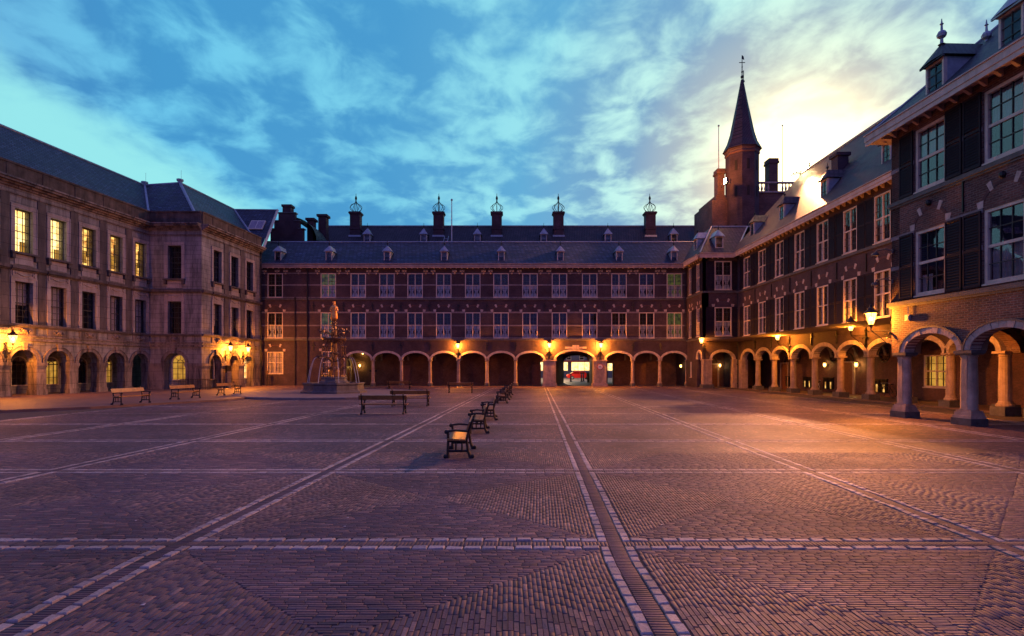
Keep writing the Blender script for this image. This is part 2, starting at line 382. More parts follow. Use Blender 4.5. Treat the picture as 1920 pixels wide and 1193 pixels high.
# ---------------------------------------------------------------- building pieces
def window(par, F, sc, w, z0, z1, d=-.06, fw=.075, nx=2, nz=2, mx=2, mz=3, fmat=None, bmat=None, lit=None, tied=False, blind=None,
           each=False, glassm=None, depth=.32, zmid=None, back=True, wide=.25, decor=()):
    """frame > panes, glazing bars, curtains, all inside one wall opening"""
    fmat = fmat or CREAM; bmat = bmat or BAR; glassm = glassm or GLASS
    s0, s1 = sc-w/2, sc+w/2
    m = MB()
    m.fb(F, s0, s0+fw, d-.05, d+.07, z0, z1); m.fb(F, s1-fw, s1, d-.05, d+.07, z0, z1)
    m.fb(F, s0+fw, s1-fw, d-.05, d+.07, z0, z0+fw); m.fb(F, s0+fw, s1-fw, d-.05, d+.07, z1-fw, z1)
    zm = zmid or (z0+z1)/2
    xs = [s0+fw+(s1-s0-2*fw)*i/nx for i in range(nx+1)]
    zs = [z0+fw, zm, z1-fw] if nz == 2 else [z0+fw, z1-fw]
    mu = fw*.45
    for x in xs[1:-1]: m.fb(F, x-mu, x+mu, d-.03, d+.05, z0+fw, z1-fw)
    for z in zs[1:-1]:
        for i in range(nx): m.fb(F, xs[i]+(mu if i else 0), xs[i+1]-(mu if i < nx-1 else 0), d-.03, d+.045, z-mu, z+mu)
    m.fb(F, s0-.03, s1+.03, d-.02, d+.14, z0-.05, z0-.002)
    fr = part('window', m, fmat, par)
    bars = MB()
    for i in range(nx):
        for k in range(len(zs)-1):
            a, b = xs[i]+(mu if i else 0), xs[i+1]-(mu if i < nx-1 else 0); c, e = zs[k]+(mu if k else 0), zs[k+1]-(mu if k < len(zs)-2 else 0)
            bt = .012
            for j in range(1, mx): x = a+(b-a)*j/mx; bars.fb(F, x-bt, x+bt, d-.015, d+.03, c, e)
            for j in range(1, mz):
                z = c+(e-c)*j/mz
                for q in range(mx): bars.fb(F, a+(b-a)*q/mx+(bt if q else 0), a+(b-a)*(q+1)/mx-(bt if q < mx-1 else 0), d-.014, d+.029, z-bt, z+bt)
            if each:
                for j in range(mx):
                    for q in range(mz):
                        p = MB(); p.fb(F, a+(b-a)*j/mx+bt, a+(b-a)*(j+1)/mx-bt, d-.004, d+.004, c+(e-c)*q/mz+bt, c+(e-c)*(q+1)/mz-bt); part('pane', p, glassm, fr)
            else:
                p = MB(); p.fb(F, a, b, d-.006, d+.002, c, e); part('pane', p, glassm, fr)
            if tied and k == 0:
                cu = MB(); n = 10; xm = (a+b)/2; hwid = lambda f: (.46-.27*math.exp(-((f-.45)/.2)**2))*(b-a)
                for j in range(n):
                    f0, f1 = j/n, (j+1)/n; A0, A1 = hwid(f0), hwid(f1)
                    for q in range(4):
                        g0, g1 = -1+q*.5, -.5+q*.5
                        cu.quad(F.p(xm+A0*g0, d-.08-.03*(q%2), c+(e-c)*f0), F.p(xm+A0*g1, d-.08-.03*((q+1)%2), c+(e-c)*f0), F.p(xm+A1*g1, d-.08-.03*((q+1)%2), c+(e-c)*f1), F.p(xm+A1*g0, d-.08-.03*(q%2), c+(e-c)*f1))
                cu.fb(F, xm-.2*(b-a), xm+.2*(b-a), d-.075, d-.065, c+(e-c)*.42, c+(e-c)*.48)
                part('curtain', cu, CURT, fr)
    if blind:
        bl = MB()
        for (a, b, c, e) in blind:
            A, B = s0+fw+(s1-s0-2*fw)*a, s0+fw+(s1-s0-2*fw)*b; n = max(3, int((B-A)/.05))
            for j in range(n):
                bl.quad(F.p(A+(B-A)*j/n, d-.10-.03*(j%2), z0+fw+(z1-z0-2*fw)*c), F.p(A+(B-A)*(j+1)/n, d-.10-.03*((j+1)%2), z0+fw+(z1-z0-2*fw)*c),
                        F.p(A+(B-A)*(j+1)/n, d-.10-.03*((j+1)%2), z0+fw+(z1-z0-2*fw)*e), F.p(A+(B-A)*j/n, d-.10-.03*(j%2), z0+fw+(z1-z0-2*fw)*e))
        part('curtain', bl, BLIND, fr)
    if bars.f: part('glazing_bars', bars, bmat, fr)
    for a, b, c, e in decor:
        r = MB(); A, B, Z0, Z1 = s0+(s1-s0)*a, s0+(s1-s0)*b, z0+(z1-z0)*c, z0+(z1-z0)*e; r.fb(F, A, B, d-depth+.002, d-depth+.03, Z0, Z1); o_ = part('picture', r, WOODD, fr)
        r = MB(); r.fb(F, A+.04, B-.04, d-depth+.031, d-depth+.035, Z0+.04, Z1-.04); part('room_item', r, LITD, fr)
    if back:
        r = MB(); r.fb(F, s0-wide, s1+wide, d-depth-.05, d-depth, z0-.15, z1+.15); part('room_wall', r, lit or DARKIN, fr)
    return fr
def arched_window(par, F, sc, w, z0, zs, d, fmat, lit=None, fw=.06, depth=.4, mx=3, mz=3, glassm=None, pad=None):
    a = w/2; n = 12; m = MB()
    m.fb(F, sc-a, sc-a+fw, d-.05, d+.06, z0, zs); m.fb(F, sc+a-fw, sc+a, d-.05, d+.06, z0, zs)
    m.fb(F, sc-a+fw, sc+a-fw, d-.05, d+.06, z0, z0+fw); m.arch(F, sc, a-fw, zs, a-fw, fw, d-.05, d+.06, 14)
    fr = part('window', m, fmat, par)
    b = MB(); ai = a-fw
    b.fb(F, sc-ai, sc+ai, d-.02, d+.05, zs-.03, zs+.03)
    for j in range(1, mx): x = sc-ai+2*ai*j/mx; b.fb(F, x-.014, x+.014, d-.015, d+.035, z0+fw, zs-.03)
    for j in range(1, mz): z = z0+fw+(zs-z0-fw)*j/mz; b.fb(F, sc-ai, sc+ai, d-.014, d+.033, z-.014, z+.014)
    b.arch(F, sc, ai*.36, zs, ai*.36, .03, d-.015, d+.035, 10)
    for th in (math.pi*.25, math.pi*.5, math.pi*.75):
        c, s_ = math.cos(th), math.sin(th); r0, r1 = ai*.4, ai*.99
        b.tube([F.p(sc+r0*c, d+.01, zs+r0*s_), F.p(sc+r1*c, d+.01, zs+r1*s_)], .016, 4)
    part('glazing_bars', b, BAR, fr)
    p = MB(); p.fb(F, sc-ai, sc+ai, d-.006, d+.002, z0+fw, zs); part('pane', p, glassm or GLASS, fr)
    p = MB(); p.prism([F.p(sc-ai*math.cos(math.pi*i/n), d-.006, zs+.001+ai*math.sin(math.pi*i/n)) for i in range(n+1)], (F.n[0]*.008, F.n[1]*.008, 0)); part('pane', p, glassm or GLASS, fr)
    if pad is not None:
        r = MB(); q = a-pad; r.prism([F.p(sc-q, d-depth, z0+pad), F.p(sc+q, d-depth, z0+pad)]+[F.p(sc+q*math.cos(math.pi*i/n), d-depth, zs+q*math.sin(math.pi*i/n)) for i in range(n+1)], (F.n[0]*.02, F.n[1]*.02, 0)); part('room_wall', r, lit or DARKIN, fr); return fr
    r = MB(); r.fb(F, sc-a-.5, sc+a+.5, d-depth-.05, d-depth, z0-.3, zs+a+.4); part('room_wall', r, lit or DARKIN, fr)
    return fr
def shutter(par, F, s0, s1, z0, z1, each=False, pitch=.09, d=.03, ang=.022):
    m = MB(); fw = .045
    m.fb(F, s0, s0+fw, d, d+.045, z0, z1); m.fb(F, s1-fw, s1, d, d+.045, z0, z1)
    zm = (z0+z1)/2; rails = [(z0, z0+.07), (zm-.04, zm+.04), (z1-.07, z1)]
    for a, b in rails: m.fb(F, s0+fw, s1-fw, d, d+.045, a, b)
    if not each:
        z = z0+.07
        while z < z1-.1:
            if not (zm-.09 < z < zm+.04): slat(m, F, s0+fw, s1-fw, d, z, pitch, ang)
            z += pitch
    m.fb(F, s0-.012, s0+.012, -.005, d, zm-.5, zm-.42); m.fb(F, s0-.012, s0+.012, -.005, d, zm+.42, zm+.5)
    o = part('shutter', m, SHUT, par)
    if each:
        z = z0+.07; me = None
        while z < z1-.1:
            if not (zm-.09 < z < zm+.04):
                if me is None:
                    b = MB(); slat(b, F, s0+fw, s1-fw, d, z, pitch, ang); zz = z; org = F.p(s0, 0, z); me = b.mesh('slat', SHUT, org)
                inst('slat', me, o, (org[0], org[1], z))
            z += pitch
    return o
def slat(m, F, a, b, d, z, pitch, ang):
    m.hexa([F.p(a, d+.04, z), F.p(b, d+.04, z), F.p(b, d+.004, z+pitch*1.0), F.p(a, d+.004, z+pitch*1.0),
            F.p(a, d+.04, z+.018), F.p(b, d+.04, z+.018), F.p(b, d+.004, z+pitch*1.0+.012), F.p(a, d+.004, z+pitch*1.0+.012)])
def column(par, F, s, d, z1, r=.2, plinth=.42, ph=.32, half=None, mat_=None, dark=None):
    c = F.p(s, d, 0); m = MB()
    m.lathe([(r*1.35, ph), (r*1.42, ph+.04), (r*1.35, ph+.09), (r*1.12, ph+.11), (r*1.1, ph+.15), (r, ph+.2), (r*1.02, ph+.9), (r*.92, z1-.26), (r*.9, z1-.2), (r*1.05, z1-.19), (r*1.05, z1-.165), (r*.9, z1-.16), (r*.95, z1-.12), (r*1.25, z1-.085)], 16, c)
    m.fb(F, s-r*1.35, s+r*1.35, d-r*1.35, d+r*1.35, z1-.085, z1)
    o = part('column', m, mat_ or COLST, par, smooth=False)
    o.data.shade_smooth() if False else None
    p = MB(); p.lathe([(plinth*.78, 0), (plinth*.78, ph*.55), (plinth*.70, ph*.62), (plinth*.70, ph)], 8, c, rot=math.pi/8) if dark is None else p.fb(F, s-plinth/2, s+plinth/2, d-plinth/2, d+plinth/2, 0, ph)
    part('plinth', p, DKST, o)
    return o
def quoin(par, F, s, z, rot, w=.16, h=.2, th=.05, name='quoin'):
    """one pale stone block set fanwise on the curve of a relieving arch"""
    m = MB(); c, sn = math.cos(rot), math.sin(rot)
    P = [(-w/2*.85, -h/2), (w/2*.85, -h/2), (w/2*1.1, h/2), (-w/2*1.1, h/2)]
    m.prism([F.p(s+a*c+b*sn, -.02, z-a*sn+b*c) for a, b in P], (F.n[0]*(th-.015), F.n[1]*(th-.015), 0))
    return part(name, m, STONE, par)
def relieving(par, F, sc, w, zt, rise, full=True, qs=.24, qh=.26):
    """brick arch over a window head with pale blocks at its springing and haunches"""
    m = MB(); m.arch(F, sc, w/2, zt+.05, rise, .10, -.02, .012, 12); part('relieving_arch', m, BRICKARC, par)
    for th, ro, kw, kh in ((5, -5, 1.05, .85), (56, -24, .7, 1.15), (124, 24, .7, 1.15), (175, 5, 1.05, .85)):
        t = rad(th); quoin(par, F, sc-(w/2+.10)*math.cos(t), zt+.08+(rise+.08)*math.sin(t), rad(ro), qs*kw, qh*kh)
def anchor(par, F, s, z, h=.7):
    m = MB(); m.fb(F, s-.025, s+.025, .005, .06, z-h/2, z+h/2)
    m.fb(F, s-.13, s+.13, .006, .055, z+h*.08, z+h*.08+.05)
    for a, b in ((-.13, .105), (.13, .105), (0, h/2), (0, -h/2)): c = F.p(s+a, .03, z+b); m.ball(c, .05, 6, 4)
    part('wall_anchor', m, IRON, par)
def finial(m, x, y, z, h, r=.05):
    m.lathe([(r*1.3, 0), (r*.6, .04), (r*.5, h*.22), (r*1.5, h*.3), (r*1.7, h*.4), (r*1.2, h*.5), (r*.45, h*.54), (r*.35, h*.75), (r*.7, h*.79), (r*.3, h*.84), (r*.12, h)], 8, (x, y, z))
def dormer(par, loc, rz, w=.62, hw=.95, hr=.62, dep=1.6, fin=.5, panes=(2, 3), roofmat=None, two=False, cheek=None):
    """front at local -Y; loc is the sill centre"""
    M = Matrix.Translation(loc) @ Matrix.Rotation(rz, 4, 'Z'); f = .07
    m = MB(M); a = w/2
    m.box(-a, -a+f, -.04, .08, 0, hw); m.box(a-f, a, -.04, .08, 0, hw); m.box(-a+f, a-f, -.04, .08, 0, f); m.box(-a+f, a-f, -.04, .08, hw-f, hw)
    m.box(-a-.03, a+.03, -.08, .04, -.05, -.003)
    o = part('dormer', m, CREAM, par)
    m = MB(M); m.box(-a, -a+.04, .081, dep, 0, hw); m.box(a-.04, a, .081, dep, 0, hw); m.box(-a+.041, a-.041, .5, .52, 0, hw); part('cheek', m, cheek or LEAD, o)
    m = MB(M); m.box(-a+f, a-f, .01, .02, f, hw-f); part('pane', m, GLASS, o)
    m = MB(M)
    for i in range(1, panes[0]): x = -a+f+(w-2*f)*i/panes[0]; m.box(x-.01, x+.01, -.01, .035, f, hw-f)
    for i in range(1, panes[1]): z = f+(hw-2*f)*i/panes[1]; m.box(-a+f, a-f, -.012, .033, z-.01, z+.01)
    if m.f: part('glazing_bars', m, BAR, o)
    e = .12; m = MB(M); zr = hw+.02; fr = -.04-e; mid = fr+a+e
    A, B, Cc, D = (-a-e, fr, zr), (a+e, fr, zr), (a+e, dep, zr), (-a-e, dep, zr)
    P, Q = (0, mid*.62, zr+hr), (0, dep, zr+hr)
    A2, B2 = (-a-e, fr+.0, zr-.05), (a+e, fr, zr-.05)
    X = [(-a-e, fr, zr), (0, fr-.06, zr), (a+e, fr, zr)]
    m.add([A, B, Cc, D, P, Q, X[1]], [(0,6,4), (6,1,4), (1,2,5,4), (3,0,4,5), (0,1,2,3), (3,5,2)])
    m.box(-a-e, a+e, fr, fr+.05, zr-.06, zr-.004)
    part('dormer_roof', m, roofmat or LEAD, o)
    m = MB(M); finial(m, 0, mid*.62, zr+hr-.05, fin, .05 if fin < .8 else .085)
    if two: finial(m, 0, dep*.86, zr+hr-.05, fin, .085)
    part('finial', m, IRON if fin < .8 else LEAD, o)
    return o
def chimney(par, x, y, z0, z1, wx, wy, crown=True, cmat=None):
    m = MB(); a, b = wx/2, wy/2; h = z1-z0
    m.box(x-a, x+a, y-b, y+b, z0, z1-.35); m.box(x-a-.05, x+a+.05, y-b-.05, y+b+.05, z1-.35, z1-.22)
    m.box(x-a-.14, x+a+.14, y-b-.14, y+b+.14, z1-.22, z1-.06); m.box(x-a-.08, x+a+.08, y-b-.08, y+b+.08, z1-.06, z1)
    m.box(x-a-.06, x+a+.06, y-b-.06, y+b+.06, z0+h*.28, z0+h*.34)
    m.box(x-a*.55, x+a*.55, y-b-.03, y-b+.01, z0+h*.40, z1-.45)
    o = part('chimney', m, cmat or BRICK, par)
    m = MB(); m.box(x-a-.12, x+a+.12, y-b-.1, y-b, z0-.5, z0+.12); part('flashing', m, LEAD, o)
    if crown:
        m = MB(); R = wx*.62
        for i in range(8):
            t = 2*math.pi*i/8; c, s_ = math.cos(t), math.sin(t)
            pr = [(.42, 0), (.50, .12), (.95, .42), (.98, .62), (.70, .86), (.30, 1.02), (.08, 1.22), (.05, 1.5)]
            m.tube([(x+R*r*c, y+R*r*s_, z1+k*1.0) for r, k in pr], .028, 4)
        m.tube([(x, y, z1), (x, y, z1+2.2)], .03, 5); m.ball((x, y, z1+1.62), .14, 8, 5, 1.2)
        m.lathe([(R*.55, 0), (R*.55, .06)], 10, (x, y, z1)); m.lathe([(.13, 0), (.02, .28)], 6, (x, y, z1+1.72))
        part('iron_crown', m, IRON, o)
    return o
def roofpoly(m, polys):
    for p in polys: m.quad(*p)
def eave(par, F, s0, s1, z, out=.5, br=.5, brh=.22, each=True, fz=.34):
    """moulded gutter board on brackets"""
    m = MB()
    m.fb(F, s0, s1, 0, out, z-.04, z); m.fb(F, s0, s1, out-.07, out+.03, z-fz*.55, z+.03); m.fb(F, s0, s1, out-.05, out, z-fz, z-fz*.56)
    m.fb(F, s0, s1, 0, out-.1, z-.1, z-.045); m.fb(F, s0, s1, out-.01, out+.07, z+.032, z+.07)
    o = part('gutter_board', m, CREAMG, par)
    b = MB(); c = F.p(0, 0, 0)
    pr = [(0, -brh*1.5), (.05, -brh*1.45), (out*.35, -brh*.95), (out*.72, -brh*.8), (out*.82, -.12), (out*.82, -.105), (0, -.105)]
    b.prism([F.p(-.05, d, z+h) for d, h in pr], (F.t[0]*.1, F.t[1]*.1, 0)); me = b.mesh('bracket', CREAMG, c)
    n = int((s1-s0)/br)
    for i in range(n):
        p = F.p(s0+br*(i+.5), 0, 0); inst('bracket', me, par, p)
    return o
def drainpipe(par, F, s, z0, z1, r=.055, d=.1):
    m = MB(); c = F.p(s, d, 0); m.tube([(c[0], c[1], z0), (c[0], c[1], z1)], r, 8)
    z = z0+.4
    while z < z1-.2: m.lathe([(r*1.5, 0), (r*1.5, .08)], 8, (c[0], c[1], z)); z += 1.6
    m.lathe([(r*1.2, 0), (r*2.4, .12), (r*2.4, .3)], 8, (c[0], c[1], z1-.05))
    part('drainpipe', m, IRON, par)

# ---------------------------------------------------------------- the ground and its paving
UL = [-17.8, -13.0, -8.2, -3.4, 1.05, 4.95, 8.6, 12.3, 16.0]
VL = [1.65, 5.55, 9.45, 13.35, 17.25, 21.15, 25.05, 28.95, 32.85, 36.75, 40.65, 44.55, 48.45]
SW, IW = .095, .075     # stone row width, half-width of the brick infill in a band
HB = SW+IW+.012
def gshift(v): 
    v = np.asarray(v, float); return .045*np.where(v > 5, v-5, 0)-.045*1.5*np.exp(-((v-5)/2.2)**2)*.3
MORTAR = plain('joint sand', (.042,.033,.036), .95, var=.5, scale=6)
g = MB(); g.quad((-700,-300,-.0065), (700,-300,-.0065), (700,1500,-.0065), (-700,1500,-.0065))
ground = structure('ground', g, MORTAR)
def inview(X, Y, m=2.0): return (np.abs(X) < .95*Y+m) & (Y > 2.6) & (Y < 51.5) & (X > -33) & (X < 22.5)
def courses():
    """all paving bricks as quads in (u,v): arrays n x 4 x 2, flag = whole"""
    out = []; whole = []; hdr = []
    c, L, j = .0400, .150, .0054
    for iu in range(len(UL)-1):
        for iv in range(len(VL)-1):
            u0, u1, v0, v1 = UL[iu]+HB, UL[iu+1]-HB, VL[iv]+HB, VL[iv+1]-HB
            um, vm = (u0+u1)/2, (v0+v1)/2
            if not inview(np.array([um+float(gshift(vm))]), np.array([vm]), 4.5)[0]: continue
            for horiz in (True, False):
                A0, A1, B0, B1 = (u0, u1, v0, v1) if horiz else (v0, v1, u0, u1)
                half = (B1-B0)/2; n = int(half/c); cc = half/n; k = (A1-A0)/2/half
                for side in (0, 1):
                    for r in range(n):
                        o0, o1 = r*cc, (r+1)*cc
                        lo0, hi0, lo1, hi1 = A0+o0*k, A1-o0*k, A0+o1*k, A1-o1*k
                        if hi0-lo0 < .05: continue
                        st = lo0-random.random()*L; nb = int((hi0-st)/L)+1
                        e = st+L*np.arange(nb+1)+RNG.uniform(-.008, .008, nb+1)
                        p, q = e[:-1]+j*.6, e[1:]-j*.6
                        w0, w1 = o0+j/2, o1-j/2
                        lo, hi = (lo0, hi0) if horiz else (lo1, hi1)     # courses tooth into each other along the diagonals
                        a0, b0 = np.maximum(p, lo+j*.5), np.minimum(q, hi-j*.5); a1, b1 = a0, b0
                        ok = b0-a0 > .012
                        bb0 = (B0+w0) if side == 0 else (B1-w0); bb1 = (B0+w1) if side == 0 else (B1-w1)
                        jit = RNG.uniform(-.002, .002, nb)
                        Q = np.stack([np.stack([a0, bb0+jit], 1), np.stack([b0, bb0+jit], 1), np.stack([b1, bb1+jit], 1), np.stack([a1, bb1+jit], 1)], 1)[ok]
                        wh = ((p >= lo+j*.5) & (q <= hi-j*.5))[ok]
                        if not horiz: Q = Q[:, :, ::-1]
                        out.append(Q); whole.append(wh); hdr.append(np.full(len(Q), 0 if horiz else 1))
    # bricks laid across the bands
    def infill(axis, at, lo, hi):
        n = int((hi-lo)/.0385); e = np.linspace(lo, hi, n+1); p, q = e[:-1]+j/2, e[1:]-j/2; o = np.full(n, at)
        Q = np.stack([np.stack([o-IW+.004, p], 1), np.stack([o+IW-.004, p], 1), np.stack([o+IW-.004, q], 1), np.stack([o-IW+.004, q], 1)], 1)
        if axis == 'v': Q = Q[:, :, ::-1]
        out.append(Q); whole.append(np.zeros(n, bool)); hdr.append(np.full(n, 2))
    for u in UL: infill('u', u, VL[0], VL[-1])
    for v in VL:
        for i in range(len(UL)-1): infill('v', v, UL[i]+IW, UL[i+1]-IW)
    return np.concatenate(out), np.concatenate(whole), np.concatenate(hdr)
def stones():
    out = []; j = .006
    def row(axis, at, lo, hi, L):
        n = max(1, int((hi-lo)/L)); e = np.linspace(lo, hi, n+1); e[1:-1] += RNG.uniform(-.018, .018, n-1)
        p, q = e[:-1]+j, e[1:]-j; w = SW/2-.004+RNG.uniform(-.006, .003, (n, 2)); o = np.full(n, at)
        Q = np.stack([np.stack([o-w[:,0], p], 1), np.stack([o+w[:,1], p+RNG.uniform(-.005,.005,n)], 1), np.stack([o+w[:,1], q], 1), np.stack([o-w[:,0], q+RNG.uniform(-.005,.005,n)], 1)], 1)
        if axis == 'v': Q = Q[:, :, ::-1]
        out.append(Q)
    off = IW+SW/2
    for u in UL:
        for i in range(len(VL)-1):
            for s_ in (-1, 1): row('u', u+s_*off, VL[i]+IW, VL[i+1]-IW, .145)
    for v in VL:
        for i in range(len(UL)-1):
            for s_ in (-1, 1): row('v', v+s_*off, UL[i]+IW+SW, UL[i+1]-IW-SW, .165)
    return np.concatenate(out)
def to_xy(Q): return np.stack([Q[..., 0]+gshift(Q[..., 1]), Q[..., 1]], -1)
def paver_mesh(name, Q, kind, mat_, near, top=0.0, zr=.004, tilt=.004, tint=None, inset=.0022):
    """near pieces are full blocks with a worn edge, far ones are raised tops"""
    n = len(Q); ctr = Q.mean(1, keepdims=True)
    zj = top+RNG.normal(0, zr, n); tx, ty = RNG.normal(0, tilt, n), RNG.normal(0, tilt, n)
    rel = Q-ctr; rn = rel/(np.abs(rel).max(1, keepdims=True)+1e-6)
    z = zj[:, None]+rel[..., 0]*tx[:, None]+rel[..., 1]*ty[:, None]
    V = []; F = []; T = []
    tint = RNG.uniform(0, 1, n) if tint is None else tint
    far = ~near
    if far.any():
        P = np.concatenate([Q[far], z[far][..., None]], -1).reshape(-1, 3); V.append(P)
        F.append(np.arange(len(P)).reshape(-1, 4)); T.append(tint[far])
    b = sum(len(v) for v in V)
    if near.any():
        q, zz = Q[near], z[near]; m_ = len(q); rl = rel[near]; ln = np.linalg.norm(rl, axis=-1, keepdims=True)
        ins = q-rl/(ln+1e-6)*inset*1.4
        T1 = np.concatenate([ins, zz[..., None]], -1); T2 = np.concatenate([q, (zz-.002)[..., None]], -1); T3 = np.concatenate([q, np.full_like(zz, -.035)[..., None]], -1)
        P = np.concatenate([T1, T2, T3], 1).reshape(-1, 3); V.append(P)
        k = b+12*np.arange(m_)[:, None]
        fs = [k+np.array([[0,1,2,3]])]
        for lv in (0, 4):
            for i in range(4): fs.append(k+np.array([[lv+4+i, lv+4+(i+1)%4, lv+(i+1)%4, lv+i]]))
        F.append(np.concatenate(fs, 0)); T.append(np.tile(tint[near], 9))
    V = np.concatenate(V)*S; F = np.concatenate(F); T = np.concatenate(T)
    me = bpy.data.meshes.new(name); me.vertices.add(len(V)); me.vertices.foreach_set('co', V.astype(np.float32).ravel())
    me.loops.add(F.size); me.loops.foreach_set('vertex_index', F.astype(np.int32).ravel())
    me.polygons.add(len(F)); me.polygons.foreach_set('loop_start', np.arange(0, F.size, 4, dtype=np.int32)); me.polygons.foreach_set('loop_total', np.full(len(F), 4, np.int32))
    at = me.attributes.new('tint', 'FLOAT', 'FACE'); at.data.foreach_set('value', T.astype(np.float32))
    me.update(calc_edges=True); me.materials.append(mat_)
    o = bpy.data.objects.new(name, me); COL.objects.link(o); o.parent = ground; o['kind'] = kind; return o
BR_STOPS = [(0.0, (.046,.032,.050)), (.25, (.088,.052,.074)), (.5, (.114,.065,.086)), (.72, (.082,.064,.094)), (.9, (.15,.085,.09)), (1.0, (.25,.155,.145))]
ST_STOPS = [(0.0, (.22,.18,.18)), (.5, (.33,.27,.265)), (1.0, (.43,.355,.33))]
PAVB = paver('clinker brick', BR_STOPS); PAVS = paver('setts stone', ST_STOPS, .62, pit=True)
PAVBO = paver('single clinker', BR_STOPS, obj=True); PAVSO = paver('single sett', ST_STOPS, .62, obj=True, pit=True)
def build_paving():
    Q, wh, hd = courses(); Q = to_xy(Q); c = Q.mean(1)
    keep = inview(c[:, 0], c[:, 1]); Q, wh, hd, c = Q[keep], wh[keep], hd[keep], c[keep]
    infr = (np.abs(c[:, 0]) < .93*c[:, 1]) & (c[:, 1] > 3.66) & wh
    # the 300 that show largest lie along the lower edge of the view
    score = np.where(infr, c[:, 1]+.06*np.abs(c[:, 0]-1.2), 1e9); pick = np.argsort(score)[:300]
    sel = np.zeros(len(Q), bool); sel[pick] = True
    R = Q[~sel]; near = (c[~sel, 1] < 11.5)
    tint = RNG.uniform(0, 1, len(R)); tint = np.where(hd[~sel] == 2, tint*.5, tint)
    paver_mesh('paving_bricks', R, 'stuff', PAVB, near, tint=tint, tilt=np.where(near, .006, .014), zr=.0006)
    vs = []
    for k in range(8):
        m = MB(); a, b = .0725, .0174; z = lambda: random.uniform(-.002, .002); r = lambda: random.uniform(-.003, .003)
        top = [(-a+.003+r()*.6, -b+.0018, z()), (a-.003+r()*.6, -b+.0018, z()), (a-.003+r()*.6, b-.0018, z()), (-a+.003+r()*.6, b-.0018, z())]
        mid = [(-a, -b, -.003), (a, -b, -.003), (a, b, -.003), (-a, b, -.003)]; bot = [(x, y, -.035) for x, y, _ in mid]
        m.add(top+mid+bot, [(0,1,2,3)]+[(l+4+i, l+4+(i+1)%4, l+(i+1)%4, l+i) for l in (0, 4) for i in range(4)])
        vs.append(m.mesh('brick', PAVBO))
    for i in np.nonzero(sel)[0]:
        q = Q[i]; e = q[1]-q[0]; ang = math.atan2(e[1], e[0]); L = np.linalg.norm(e); 
        if hd[i]: e = q[3]-q[0]; e = q[1]-q[0] if np.linalg.norm(q[1]-q[0]) > np.linalg.norm(e) else e; ang = math.atan2(e[1], e[0]); L = np.linalg.norm(e)
        inst('brick', random.choice(vs), ground, (c[i,0], c[i,1], random.gauss(0, .0012)), (random.gauss(0, .008), random.gauss(0, .004), ang), (L/.145, 1, 1))
    Q = to_xy(stones()); c = Q.mean(1); keep = inview(c[:, 0], c[:, 1]); Q, c = Q[keep], c[keep]
    infr = (np.abs(c[:, 0]) < .96*c[:, 1]) & (c[:, 1] > 3.55)
    pick = np.argsort(np.where(infr, c[:, 1], 1e9))[:300]; sel = np.zeros(len(Q), bool); sel[pick] = True
    paver_mesh('stone_setts', Q[~sel], 'stuff', PAVS, c[~sel, 1] < 20, top=.003, tilt=.012, zr=.0012, inset=.006)
    for i in np.nonzero(sel)[0]:
        q = Q[i]-c[i]; m = MB(); z = [random.uniform(-.004, .004) for _ in range(4)]; zc = random.gauss(.005, .003)
        ln = np.linalg.norm(q, axis=-1)
        mid = [(*(p*(1-.004/l)), zc-.004+zz) for p, l, zz in zip(q, ln, z)]
        top = [(*(p*(1-.014/l)), zc+.002+zz) for p, l, zz in zip(q, ln, z)]
        out = [(*p, zc-.014) for p in q]; bot = [(*p, -.035) for p in q]
        m.add(top+mid+out+bot, [(0,1,2,3)]+[(l+4+k, l+4+(k+1)%4, l+(k+1)%4, l+k) for l in (0, 4, 8) for k in range(4)])
        inst('stone_sett', m.mesh('stone_sett', PAVSO), ground, (c[i,0], c[i,1], 0))
build_paving()
m = MB(); SWP = [(-60, 8), (-33, 12), (-20.3, 21.6), (-18.2, 23.5), (-15.2, 29.2), (-15.2, 36), (-14.6, 44), (-14.6, 51), (-60, 51)]
m.prism([(x, y, -.02) for x, y in SWP], (0, 0, .12)); structure('sidewalk', m, plain('sidewalk clinkers', (.13,.075,.065), .65, var=.3, scale=1.2, bump=.3))
m = MB(); m.lathe([(6.15, -.02), (6.15, .10), (6.08, .13)], 20, (-11.8, 36.1, 0), rot=.1); structure('fountain_platform', m, PLAT)
m = MB(); m.box(-16.3, 19.4, 49.2, 51.05, -.02, .012); structure('pavement', m, plain('arcade front strip', (.15,.075,.055), .6, var=.3, scale=1.5, bump=.3))
m = MB(); m.box(-24, 24, 62.4, 93, -.03, .03); structure('street', m, plain('street asphalt', (.22,.19,.16), .5, var=.2))

# ================================================================ far range with the arcade and the gateway
FA = Frame((-24.0, 51), (1, 0), (0, -1))
fx = lambda px: (px-960)/20+24
far = thing('arcade_building', 'long dark brick building with crowned gateway arcade closing the far side of the square', 'building', (-3.8, 51, 0))
PIL = [698.5, 752, 806, 859.3, 913, 966.8]; PIL2 = [1187, 1238]
ZS, RISE, ZT = 2.5, .66, 4.3
wins = [516, 615.6, 671.7, 725.4, 778.3, 832, 886.4, 939.4, 993.7, 1049, 1105.7, 1160.6, 1212.5, 1264.5]
ops = []
for p in wins: s = fx(p); ops += [(s-.72, s+.72, 8.35, 10.62), (s-.72, s+.72, 4.55, 6.95)]
w = MB(); w.wall(FA, 0, 40.4, ZT, 11.25, ops, .5)
gops = [(fx(516)-.75, fx(516)+.75, 1.2, 3.25), (fx(616)-.62, fx(616)+.62, 1.2, 3.3)]
w.wall(FA, 0, fx(642), 0, ZT, gops, .5)
arches = []
